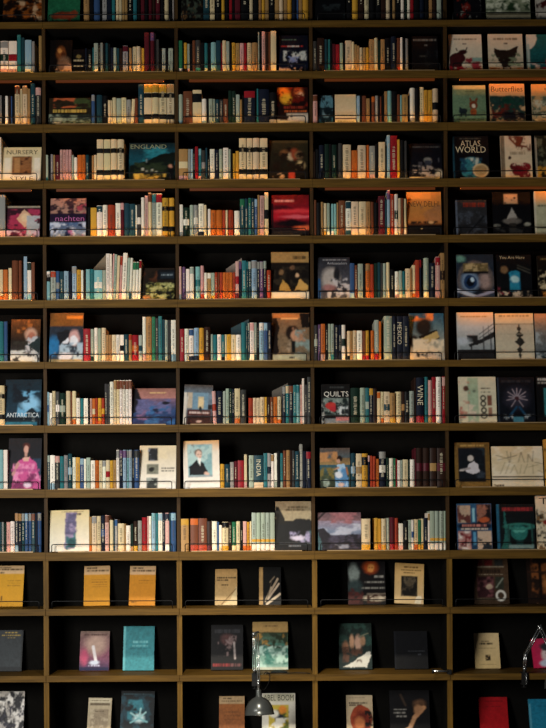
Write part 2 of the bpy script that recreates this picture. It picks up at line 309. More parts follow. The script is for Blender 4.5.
# ------------------------------------------------------------------ the spines: bay, row, then crop origin x, y, scale and tokens left-right:top:colour+marks; some K spines fill dark gaps between books
SP = r'''
1 0 42 0 3.9| 162-184:-150:T 186-200:-120:K 202-225:-140:B 226-234:-120:K 235-252:-150:L 253-270:-130:N 272-284:-140:E 288-299:-150:C 300-311:-150:C 312-322:-130:T 323-333:-130:T 335-353:-140:K 355-370:-150:E 372-384:-120:K 385-399:-150:M 400-413:-130:K 415-428:-150:M 430-441:-130:u 443-460:-150:M 462-475:-130:K 477-493:-160:C 495-506:-120:K 508-519:-150:L 520-536:-130:K
2 0 176 0 3.9| 106-130:-150:t 132-150:-150:C 152-175:-140:K 177-189:-150:Y 191-205:-130:K 207-218:-150:R 219-228:-130:K 229-250:-140:M 253-284:-140:K 286-299:-150:C 301-320:-140:K 322-333:-150:T 334-346:-150:Y 347-361:-150:T 363-383:-130:K 385-401:-150:T 402-417:-150:C 418-433:-150:T 434-450:-150:Y 452-468:-130:N 470-477:-130:B 478-491:-150:T 493-516:-150:Y
3 0 310 0 3.9| 142-162:-150:K 164-186:-150:Y 188-209:-140:u 211-229:-150:C 231-254:-130:K 256-274:-140:K 276-294:-130:u 296-311:-150:C 313-320:-130:K 321-332:-150:T 333-352:-130:K 354-366:-150:W 367-377:-140:g 379-390:-150:W 391-403:-150:R 405-425:-130:K 427-445:-130:N 447-461:-130:K 463-476:-150:T 478-492:-150:u 494-511:-150:S 513-528:-130:K
0 1 0 24 6.86| 3-57:118:W^L@g_P 60-116:118:W@R_P 118-143:75:E 145-169:95:t 171-216:110:b_W 219-238:120:L 266-287:82:T
1 1 42 24 7.8| 335-352:190:N 354-392:200:K 394-404:185:E 405-437:150:S?_W 439-453:150:K! 455-476:148:L 478-493:150:K 495-516:150:t 518-533:155:K 535-557:185:N 558-579:185:S 581-602:190:t 604-628:190:u 630-670:170:L^M 671-679:185:K 680-699:188:T 700-709:185:L 710-737:178:C? 738-766:176:C 767-778:185:T 779-797:190:Y 798-835:65:M 836-844:70:K 845-876:65:M^V 878-891:75:K 892-912:120:D 914-933:190:K 935-963:190:S? 965-983:190:K 985-1021:190:S?
2 1 176 24 7.8| 22-50:130:G_W 52-61:150:K 62-86:148:Y_u 88-106:155:S_P 107-127:155:K 128-151:130:U 152-191:128:D!_E 193-220:145:K 222-247:150:E_S 249-271:150:K 272-312:145:A_S 313-348:130:t 350-360:150:R 361-390:130:C 391-416:135:S 418-433:150:K 434-465:148:Y? 466-496:150:T? 498-528:150:P? 529-551:150:R 553-590:150:C 592-638:148:T? 640-650:62:S! 652-668:90:K 669-697:50:P? 699-719:60:u 721-737:50:U 738-782:52:C
3 1 310 24 7.8| 25-53:135:D! 55-112:110:u 114-138:120:t 139-157:120:E 159-174:130:K 175-197:155:M 199-231:160:R 233-258:150:S 260-272:150:K 274-325:130:C? 326-345:140:C 346-366:160:T 367-386:170:T 387-410:185:C? 411-435:185:T 436-460:185:Y 462-500:120:T? 502-528:110:C 530-549:130:g 551-583:120:T? 585-628:110:K 630-674:100:N 676-703:110:U_Z 704-723:105:W 725-739:110:K 740-766:115:L
0 2 0 24 6.86| 1-11:490:L 13-34:500:K 36-55:495:W 57-73:495:u 75-84:495:B 86-100:500:K 102-136:425:C^U 139-153:445:C 154-186:425:C^T 187-207:445:T 210-241:410:t! 244-281:435:D^P
1 2 42 76 7.8| 386-411:145:B^L 413-424:150:K 426-470:150:t 472-512:155:K 514-535:190:C 537-548:190:C 549-579:170:C 581-617:175:S 619-657:170:C? 658-693:185:L? 696-721:180:C/3 722-748:175:U 751-794:65:t 796-857:65:C=^Y 858-912:65:C=^Y 914-972:65:C=^Y 974-1031:65:C=^T
2 2 176 76 7.8| 22-52:145:S_b 56-127:120:U 129-200:110:C#K 202-237:180:W_b 239-255:180:K 256-286:178:S? 288-305:180:S 307-337:185:t! 339-366:185:D! 368-406:180:U 408-434:115:g 435-466:118:g! 467-496:145:S 498-516:185:T 517-529:150:K 531-616:115:N^R! 618-628:105:K 629-643:100:E 645-726:105:N! 728-784:130:K_L!
3 2 310 76 7.8| 22-58:150:P^U 366-388:155:b 390-404:150:K 405-437:155:U 439-466:175:T 467-479:170:K 480-506:160:U^O 508-532:155:L! 534-545:155:K 546-557:160:U 559-578:150:K 580-603:120:T 605-636:118:A 638-678:120:K 680-703:145:U 704-717:150:A 719-763:145:T? 765-777:150:K 779-818:95:W!_L 820-852:95:K 854-886:88:C? 888-918:110:Y? 919-953:110:Y? 955-999:100:C@K
0 3 0 130 6.07| -12-8:45:W
1 3 42 130 7.8| 22-48:195:S_E 50-66:205:K 68-86:190:L! 88-102:195:T 104-138:195:M! 140-162:155:P? 164-186:155:P? 187-208:155:P? 210-230:155:P? 232-248:195:S 250-275:215:W 276-311:195:O 312-339:195:O? 341-366:195:t! 368-386:200:K 388-405:200:T 406-426:195:C 428-479:75:C= 482-534:75:C= 537-585:75:C= 588-640:75:C=
2 3 176 130 7.8| 22-92:150:T@C_P 94-114:150:L 115-131:150:b! 133-147:150:K! 148-172:130:R 173-197:145:E^A_P 199-229:160:D@L 230-244:140:t 246-262:200:K! 264-301:150:W? 303-334:155:N! 336-364:150:S! 367-408:140:W? 410-426:150:S 428-439:150:K 441-464:185:Y? 465-490:165:Y 492-547:65:C= 550-596:65:C= 599-651:65:C= 654-714:65:C=
3 3 310 130 7.8| 28-42:170:u 44-68:150:K 70-112:120:N! 114-147:110:g 148-168:110:K 170-206:115:g! 208-218:115:K 220-253:105:D 256-319:115:C? 321-371:160:O 373-435:120:C? 436-462:120:O 463-507:125:L!_P 509-533:110:K 535-586:95:C? 588-598:120:K 600-624:40:b! 626-680:45:R! 681-702:75:Y 704-735:80:K 737-757:85:D
0 4 0 130 6.07| -6-32:395:L_P
1 4 42 186 7.8| 355-377:165:K 379-426:170:Y 428-472:155:W^t! 474-511:150:W? 513-570:150:Z? 572-613:135:W 614-640:130:M^P 642-680:135:t 682-726:140:t! 727-741:150:W 742-772:145:D@W 774-800:90:W 801-828:75:P? 829-856:55:C^U 858-889:60:S^E? 891-936:60:W^R? 938-987:95:Y= 992-1032:95:Y=
2 4 176 186 7.8| 28-54:145:W_L 56-104:170:g@W! 108-137:150:S! 138-172:150:L@W! 176-216:140:W?_N 217-237:148:C 248-269:180:W 270-313:190:O 314-360:190:O 361-386:190:Z 387-405:190:C 406-447:190:Z? 455-497:195:W 499-535:100:t^G! 536-562:100:t! 564-585:95:E^G! 587-611:95:t! 613-634:100:B^b! 636-652:70:T 654-687:75:P? 690-721:50:C@K
3 4 310 186 7.8| 32-50:110:U 52-83:130:K 85-105:125:T 107-129:135:C_Y 131-156:135:S_W 158-165:140:t 166-186:140:A_W 187-207:140:A 208-222:130:T 224-272:115:U! 278-319:120:W^t_t 321-377:122:C? 380-436:122:C? 437-471:122:T 472-497:125:U 499-530:130:K 532-583:80:M! 585-600:110:t 601-626:28:b^V_Y 627-657:65:Z! 659-686:65:W@g! 688-707:95:C 709-730:95:U 731-752:100:C_W
0 5 0 250 6.07| -6-18:120:C_O 20-47:120:O 52-71:110:C 73-110:65:U 112-132:65:U 144-165:40:b 166-190:75:W^g_A 191-211:75:U
1 5 42 244 7.8| 24-64:212:A#K^W 68-107:212:S^Z? 110-136:212:B@L 138-168:215:t! 171-207:212:b? 209-232:215:N 234-269:175:b^L? 271-304:202:Y_O 305-323:205:W 325-341:205:u 343-373:198:A 374-406:198:E? 407-470:205:A@W! 471-499:205:S 500-529:75:W? 530-547:78:W? 548-560:75:P/2.5 561-580:80:S?/2.5 582-603:90:C/2.5 604-625:95:P^Z/2.5 626-661:70:W?/2.5 663-682:108:S/2.5 684-704:110:W_t/2.5 706-729:140:W^G/2.5 731-752:140:W^G/2.5 754-772:125:W^R/2.5
2 5 176 244 7.8| 20-42:175:P_L 50-74:180:V! 78-106:195:W 108-140:180:W^S 142-152:180:K 153-189:178:A@E 191-217:170:P_Z 220-243:225:W! 245-273:225:T^W 274-301:225:S_Y 302-324:222:Z! 325-339:222:U 340-364:222:Z? 365-388:222:O 389-414:222:O? 415-440:222:O 441-463:222:Z? 464-490:135:P_M@R 491-512:135:N^V 514-548:130:E! 550-563:135:t^E! 565-587:135:t^S! 589-632:130:b^L? 634-651:135:N^L! 653-680:135:V^L! 681-705:130:N^S! 708-741:205:Z
3 5 310 244 7.8| 312-346:150:B_b 348-371:165:U! 373-413:155:S? 415-431:155:K 433-470:155:O^T? 471-498:160:Z 500-525:150:g 527-549:145:t 551-567:150:D 569-590:150:S 595-621:145:C 623-660:200:K! 662-693:215:W_P? 694-720:210:S_C 721-741:212:E_S 743-780:192:C? 782-794:190:T 795-820:165:C_O 821-852:125:Z 853-868:120:N^R 886-926:110:S_C! 930-976:150:N! 978-1013:100:P^R! 1015-1051:70:T@u
0 6 0 250 6.07| -8-22:435:E 24-46:435:B
1 6 42 306 7.8| 323-378:178:R! 380-404:180:S_g! 408-435:172:W? 437-463:175:S 465-498:172:C? 500-520:225:T? 522-545:225:T? 546-576:225:C? 578-607:225:W? 609-638:225:W@K 639-676:222:t! 677-701:222:T^Z 703-753:228:R@O 754-783:228:S@t 784-811:85:W_P 812-856:85:T? 857-884:85:G? 885-907:95:D! 908-936:80:E? 938-958:105:t 959-981:110:S? 982-1004:110:D 1006-1046:110:W_b
2 6 176 306 7.8| 30-65:180:R! 66-100:178:W? 101-138:180:W^B_N 140-179:172:b?_N 181-217:172:Y? 218-268:165:u! 269-289:220:S! 290-319:225:E 320-353:222:W? 354-379:225:E!_K 380-395:222:C 396-429:222:Y? 430-467:225:C? 468-507:225:W? 509-545:130:E 546-558:130:t! 559-574:130:t^S! 575-608:130:W^P? 610-630:130:S_t! 632-648:135:K! 649-685:130:b^W? 686-713:130:B^b? 714-744:130:N!
3 6 310 306 7.8| 30-60:150:D@S! 63-83:145:V! 84-118:140:O?_P 120-141:145:K! 142-162:140:S 163-187:140:S_E? 189-222:150:N! 223-245:148:N! 247-276:148:W@g 289-311:195:C_K 312-334:195:T? 335-363:192:C?_S 365-406:192:W? 407-434:195:U_R 435-461:192:Y_R? 462-472:200:K 474-500:192:O? 502-535:110:S_R! 537-556:120:O 576-640:80:S! 642-672:80:N! 674-722:80:N!MEXICO 724-774:80:N!
0 7 0 370 6.07| -14-28:95:C=
1 7 42 370 7.8| 30-57:172:b@B? 59-79:180:W? 81-106:165:C? 107-136:170:D@W! 138-182:180:g@S! 188-222:165:C 223-235:170:U 236-266:165:C_O 267-298:220:W? 299-324:222:E 325-359:222:W? 360-372:225:K 373-391:222:P? 392-415:222:O@C 416-436:220:Z? 437-465:220:Y_O? 466-488:220:Z@Y 489-509:108:D! 510-528:108:D? 529-559:92:W? 560-582:80:C?^T 583-604:80:C?^U 605-630:80:W^U? 631-652:80:W^U? 653-675:80:W^U? 676-699:78:W^U?
2 7 176 370 7.8| 284-313:165:P@Z/-2 315-364:165:N! 366-386:165:S 388-412:145:S? 413-436:145:g! 437-454:150:N! 456-499:145:C_O 501-548:155:D! 565-600:220:Z? 601-625:218:C? 626-655:218:C? 656-690:212:C? 691-708:212:Y 710-733:210:u! 734-759:212:U! 760-790:210:O? 791-821:208:C_O? 830-855:125:N^L! 856-881:120:E^C! 882-912:120:N^U! 914-938:118:E! 939-965:118:A^E? 966-984:115:P? 985-1001:65:W! 1002-1024:115:D! 1025-1053:55:D!
3 7 310 370 7.8| 318-387:140:g! 389-431:140:S? 432-460:140:E@S 461-491:140:N^Y! 493-521:145:u 523-549:170:C^O 551-575:170:C_O? 577-622:170:C@t? 623-666:180:T_Y 667-712:170:C? 713-737:170:u@T 739-775:170:K 776-812:165:S?_P 814-826:60:u 828-889:60:N_R!WINE 891-921:55:E? 922-950:80:P_T 951-981:55:R! 983-1024:55:W? 1030-1066:50:R^P! 1067-1076:60:N
0 8 0 370 6.07| -6-20:485:A 21-46:485:W
1 8 42 432 7.8| 28-61:180:t^S! 63-101:182:W?_b 102-139:185:D^P! 140-171:190:E? 172-202:182:L? 203-235:170:t@b! 238-263:198:W? 264-296:198:Y? 297-326:205:B^b! 327-344:210:W 346-378:200:S? 380-414:222:W? 415-445:222:O? 446-471:222:C? 472-497:225:W^L 499-530:220:C@R 531-554:222:Y? 555-579:220:T? 580-604:140:W^L? 605-630:140:N^V! 631-659:140:b^V? 660-676:140:A^L? 677-702:140:b^L? 704-719:140:N! 720-757:140:B^D!
2 8 176 432 7.8| 345-377:250:Y? 379-421:252:t! 422-451:235:L! 452-480:228:M! 481-529:222:R? 531-554:175:C_P 568-605:182:S? 608-681:182:t!INDIA_C 682-712:165:E? 713-741:165:L@N 742-765:175:W^T 766-788:165:W_S 790-813:150:K 814-834:165:E_S? 835-858:145:U! 860-889:142:T? 890-904:142:u 905-926:145:D! 928-962:150:t! 963-987:95:L! 988-1013:150:N 1015-1051:150:N^R!
3 8 310 432 7.8| 318-356:165:t@b! 358-403:168:C@T 404-450:168:Y#K 452-467:180:N^P 468-489:185:Z 490-513:190:Z? 515-537:210:O? 539-590:150:N^L!@W 594-616:200:g! 618-649:205:W? 650-668:205:G! 669-680:210:R 682-704:220:W? 705-722:220:S? 724-764:215:C? 766-779:220:g 780-815:215:W? 817-827:125:M 828-876:125:u@M 880-930:125:u@M 934-986:125:u@T 990-1068:125:u@M
0 9 0 495 6.07| -6-10:165:t 11-24:165:L? 25-38:170:g 39-62:165:P? 63-89:160:W? 91-111:108:N^T!_b 112-131:110:N^T! 132-150:110:t^L! 151-170:110:B^b! 171-190:110:B^L? 191-212:110:t^U! 213-228:110:N 229-251:108:B^L?
1 9 42 495 7.8| 366-388:170:T_O 389-426:165:C^L? 428-460:165:C? 461-491:160:N@B! 492-521:158:P^U? 529-556:195:C 557-566:200:t 568-589:190:L^B! 592-642:222:C? 643-654:225:T 655-691:238:W? 692-712:225:g_T 714-746:205:u_Y! 748-779:200:L? 780-820:175:R?_Z 822-832:165:P 833-853:165:W? 855-885:142:b^A? 886-905:142:E? 906-939:140:W^b? 940-959:142:N! 961-992:140:P^N!_W 993-1004:140:t 1005-1045:138:B^b?
2 9 176 495 7.8| 38-99:185:T^Y 112-173:182:U^O_Z 175-241:182:U_Z 243-279:205:u_M 280-320:205:W? 321-335:210:B 336-359:235:W_C 360-409:210:C^K?_Y 411-434:210:u! 435-468:210:G!_C 470-500:205:C? 501-520:205:K! 522-550:205:P_O 552-574:210:Y?_O 575-589:205:C_O 590-624:138:S+Y_W 626-660:138:S+Y_W 662-697:138:S+Y_W 698-732:138:S+Y_W 734-770:138:S+Y_W
3 9 310 495 7.8| 402-471:185:C_Y? 502-530:180:Y? 531-556:185:Y_O 557-594:185:C_Y? 596-619:180:S! 621-660:175:M?_R 661-687:180:Z? 688-726:222:W_P 727-766:200:K! 767-790:195:S? 791-811:195:W@B 812-842:190:C?_O 843-865:195:G_Y? 866-885:185:C_Y 886-918:178:N! 919-935:140:W^T 936-971:125:S+Y_W 972-1007:125:S+Y_W 1009-1042:125:S+Y_W 1043-1072:125:S+Y_W
'''
NIND = 300


def arc_pts(w, bulge, off=0, n=7, x0=0.0, x1=1.0):
    return [(w * (t - .5), -bulge * (1 - (2 * t - 1) ** 2) - off) for t in [x0 + (x1 - x0) * k / (n - 1) for k in range(n)]]


def cover_geo(mb, w, h, dp, bulge, c, T=lambda p: p):
    th = min(.0022, w * .16)
    a = arc_pts(w, bulge)
    outer = [(w / 2, dp)] + [(x, y) for x, y in a[::-1]] + [(-w / 2, dp)]
    ai = arc_pts(w - 2 * th, bulge, -th)
    inner = [(w / 2 - th, dp)] + ai[::-1] + [(-w / 2 + th, dp)]
    n = len(outer); v = []
    for z in (0, h):
        v += [T((x, y, z)) for x, y in outer] + [T((x, y, z)) for x, y in inner]
    f = []
    for i in range(n - 1):
        f.append((i + 1, i, 2 * n + i, 2 * n + i + 1)[::-1])
        f.append((n + i, n + i + 1, 3 * n + i + 1, 3 * n + i)[::-1])
        f.append((i, i + 1, n + i + 1, n + i)[::-1])
        f.append((2 * n + i, 2 * n + i + 1, 3 * n + i + 1, 3 * n + i))
    f.append((0, n, 3 * n, 2 * n)); f.append((n - 1, 3 * n - 1, 4 * n - 1, 2 * n - 1)[::-1])
    mb.add(v, f, 0, c)
    return th


def pages_geo(mb, w, h, dp, bulge, th, T=lambda p: p, mi=0):
    g = th + .0003
    v = []
    x = w / 2 - g
    for z in (.003, h - .003):
        v += [T((-x, .001, z)), T((x, .001, z)), T((x, dp - .004, z)), T((-x, dp - .004, z))]
    mb.add(v, [(3, 2, 1, 0), (4, 5, 6, 7), (0, 1, 5, 4), (1, 2, 6, 5), (2, 3, 7, 6), (3, 0, 4, 7)], mi, (.8, .75, .65))


def patch_geo(mb, w, bulge, z0, z1, c, x0=0.0, x1=1.0, T=lambda p: p, off=.0004):
    n = 7 if x1 - x0 > .5 else 3
    a = arc_pts(w, bulge, off, n, x0, x1)
    v = [T((x, y, z0)) for x, y in a] + [T((x, y, z1)) for x, y in a]
    mb.add(v, [(i, i + 1, n + i + 1, n + i) for i in range(n - 1)], 0, c)


def jit(c, a=.1):
    k = KPAL * (1 + random.uniform(-a, a))
    lum = .3 * c[0] + .6 * c[1] + .1 * c[2]
    k *= .62 + .62 * min(1, lum * 1.35)
    return [max(0, x * k * (1 + random.uniform(-a, a) * .5)) for x in c]


books = []
for line in SP.strip().split('\n'):
    hd, tk = line.split('|')
    bay, row, ox, oy, sc = hd.split(); bay = int(bay); row = int(row); ox = float(ox); oy = float(oy); sc = float(sc)
    n = 0
    for t in tk.split():
        mm = re.match(r'(-?[\d.]+)-([\d.]+):(-?[\d.]+):(.)(.*)$', t)
        x0, x1, top = [float(q) for q in mm.groups()[:3]]
        code, rest = mm.group(4), mm.group(5)
        lean = 0
        if '/' in rest: rest, l = rest.split('/'); lean = float(l)
        n += 1
        books.append(dict(bay=bay, row=row, x0=ox + x0 / sc, x1=ox + x1 / sc, top=oy + top / sc, code=code, rest=rest, lean=lean, n=n))
for b in books:
    vis_top = max(b['top'], 0)
    b['area'] = (min(b['x1'], 546) - max(b['x0'], 0)) * (TOPS[b['row']] - vis_top)
srt = sorted(books, key=lambda b: -b['area'])
for k, b in enumerate(srt): b['ind'] = k < NIND

DASH_L = lin('d9cfae'); DASH_D = lin('3a3026')
stuff = MB()
stuff_count = 0


def size_word(b, w, h):
    p = 'thick' if w > .036 else ('slim' if w < .017 else '')
    q = 'tall' if h > .232 else ('short' if h < .165 else '')
    return (q + ' ' + p).strip()


for b in books:
    row, bay = b['row'], b['bay']
    dep = .045 + random.uniform(-.005, .007)
    zb = ZT[row] + .0007
    pxc = (b['x0'] + b['x1']) / 2
    zt = W(pxc, b['top'], dep)[1]
    xl = W(b['x0'], (b['top'] + TOPS[row]) / 2, dep)[0]; xr = W(b['x1'], (b['top'] + TOPS[row]) / 2, dep)[0]
    zt = min(zt, (ZB[row - 1] if row else ZTOP) - .006)
    xl = max(xl, UX[bay] - .004 + UU_ + .0008); xr = min(xr, UX[bay + 1] - .004 - UU_ - .0008)
    if xr - xl < .005: continue
    w, h = xr - xl, zt - zb
    w -= .0011
    dp = min(.2, max(.12, h * .72))
    soft = random.random() < .5
    bulge = min(.007, w * .24) if not soft else min(.003, w * .08)
    col = jit(lin(PAL[b['code']][0]))
    base = (xl + xr) / 2
    loc = Vector((base, dep, zb))
    ca = math.radians(b['lean'])
    if ca: loc.x -= math.sin(ca) * h * .5
    words, patches = [], []
    rest = b['rest']; i = 0; title = None; dash = None
    while i < len(rest):
        q = rest[i]; i += 1
        if q in '^_@#+':
            cc = rest[i]; i += 1
            c2 = jit(lin(PAL[cc][0])); nm = PAL[cc][1]
            z0, z1, word = {'^': (.8, .985, 'top'), '_': (.012, .19, 'foot'), '@': (.42, .62, 'label'), '#': (.66, .9, 'band'), '+': (.24, .31, 'stripe')}[q]
            patches.append((z0, z1, c2, 'spine_label')); words.append(nm + ' ' + word)  # some warm feet are shelf-front glow painted on the spine, the rest are labels
        elif q == '=':
            for z0, z1 in ((.17, .29), (.68, .79)): patches.append((z0, z1, lin('14120f'), 'spine_band'))
            words.append('two black bands')
        elif q == '!':
            mm = re.match(r'[A-Z]+', rest[i:])
            if mm: title = mm.group(0); i += len(title)
            else: dash = DASH_L
        elif q == '?': dash = DASH_D
    if dash is None and title is None and w > .02 and random.random() < .5:
        dash = DASH_L if sum(col) < .5 else DASH_D
    dashes = []
    if dash:
        c2 = [p * .6 + q * .4 for p, q in zip(dash, col)]
        z = random.uniform(.25, .38); ze = random.uniform(.7, .92)
        wide = random.choice((.3, .36))
        while z < ze:
            l = random.uniform(.012, .03)
            dashes.append((z, z + l, .5 - wide * random.uniform(.35, .6), .5 + wide * random.uniform(.35, .6), c2))
            z += l + random.choice((.008, .008, .03))
    if b['ind']:
        sw = size_word(b, w, h)
        lab = (sw + ' ' if sw else '') + PAL[b['code']][1] + ' book'
        if title: lab += ' titled ' + title
        elif words: lab += ' with ' + words[0]
        lab += ', %s spine from left, %s, %s' % (ORD[b['n']], ROWN[row], BAYN[bay])
        root = empty('book', loc, lab, 'book', 'spine-out books on the ' + ROWN[row], (0, ca, 0) if ca else None)
        mb = MB(); th = cover_geo(mb, w, h, dp, bulge, col); cov = mb.obj('cover', M['cloth' if not soft else 'jacket'], root)
        mb = MB(); pages_geo(mb, w, h, dp, bulge, th); mb.obj('page_block', M['paper'], root)
        for z0, z1, c2, nm in patches:
            mb = MB(); patch_geo(mb, w, bulge, z0 * h, z1 * h, c2); mb.obj(nm, M['jacket'], cov)
        if dashes:
            mb = MB()
            for z0, z1, a0, a1, c2 in dashes: patch_geo(mb, w, bulge, z0 * h, z1 * h, c2, a0, a1, off=.0007)
            mb.obj('spine_lettering', M['jacket'], cov)
        if title:
            v, f, tw, tH = text_geo(title)
            k = min(h * .5 / tw, w * .7 / tH)
            mb = MB(); mb.add([(q[1] * k, -bulge - .0008, h * .62 - q[0] * k) for q in v], f, 0, DASH_L)
            mb.obj('title', M['jacket'], cov)
    else:
        stuff_count += 1
        ry = Matrix.Translation(loc) @ Matrix.Rotation(ca, 4, 'Y')
        T = lambda p: ry @ Vector(p)
        th = cover_geo(stuff, w, h, dp, bulge, col, T)
        pages_geo(stuff, w, h, dp, bulge, th, T, 1)
        for z0, z1, c2, nm in patches: patch_geo(stuff, w, bulge, z0 * h, z1 * h, c2, T=T)
        for z0, z1, a0, a1, c2 in dashes: patch_geo(stuff, w, bulge, z0 * h, z1 * h, c2, a0, a1, T, .0007)
if stuff_count:
    o = stuff.obj('book', [M['cloth'], M['paper']])
    tag(o, 'thin and small book spines packed between the larger spines on the upper shelves', 'book', 'spine-out books', 'stuff')

# slanted books whose heads rise behind the short ones
for (bay, row, px0, py0, px1, py1, c, lab) in [
    (1, 5, 93, 269, 107, 253, '7c705c', 'pale slanting book behind short teal books, sixth shelf, second bay'),
    (2, 5, 226, 269, 236, 262, '857a70', 'pale slanting book behind short orange books, sixth shelf, middle bay'),
    (2, 6, 231, 328, 243, 322, '1c3c46', 'dark teal slanting book behind short white books, seventh shelf, middle bay'),
    (2, 7, 272, 391, 282, 386, '5c574e', 'dark grey slanting book behind short orange books, eighth shelf, middle bay')]:
    dep = .2
    x0, z0 = W(px0, py0, dep); x1, z1 = W(px1, py1, dep)
    zm = ZB[row - 1] - .003
    ex = min(.03, max(0, (zm - z1) * (x1 - x0) / (z1 - z0)))
    x1 += ex; z1 = min(zm, z1 + ex * (z1 - z0) / (x1 - ex - x0))
    dirv = Vector((x1 - x0, 0, z1 - z0)).normalized(); nrm = Vector((dirv.z, 0, -dirv.x))
    zb = ZT[row] + .0007
    ang = math.atan2(dirv.z, dirv.x)
    # lies as a leaning board: long side along dirv, foot on the shelf
    L = .2; hh = .0
    root = empty('book', (x0, dep, zb), lab, 'book', 'spine-out books on the ' + ROWN[row])
    A = Vector((x0, 0, z0 - zb)); B = Vector((x1, 0, z1 - zb))
    lo = .0
    mb = MB(); v = []
    for y in (0, .016):
        v += [(A.x - x0, y, lo), (B.x - x0, y, lo), (B.x - x0, y, B.z), (A.x - x0, y, A.z)]
    mb.add(v, [(0, 1, 2, 3), (7, 6, 5, 4), (0, 4, 5, 1), (1, 5, 6, 2), (2, 6, 7, 3), (3, 7, 4, 0)], 0, lin(c))
    mb.obj('cover', M['jacket'], root)

# ------------------------------------------------------------------ face-out covers
NX, NY = 56, 74
UU, VV = np.meshgrid((np.arange(NX + 1)) / NX, (np.arange(NY + 1)) / NY)


UU0, VV0 = UU, VV


def vnoise(sx, sy, seed):
    r = np.random.default_rng(seed)
    g = r.random((int(sy) + 3, int(sx) + 3))
    x, y = UU0 * sx, VV0 * sy
    i, j = x.astype(int), y.astype(int); fx, fy = x - i, y - j
    fx = fx * fx * (3 - 2 * fx); fy = fy * fy * (3 - 2 * fy)
    return (g[j, i] * (1 - fx) + g[j, i + 1] * fx) * (1 - fy) + (g[j + 1, i] * (1 - fx) + g[j + 1, i + 1] * fx) * fy


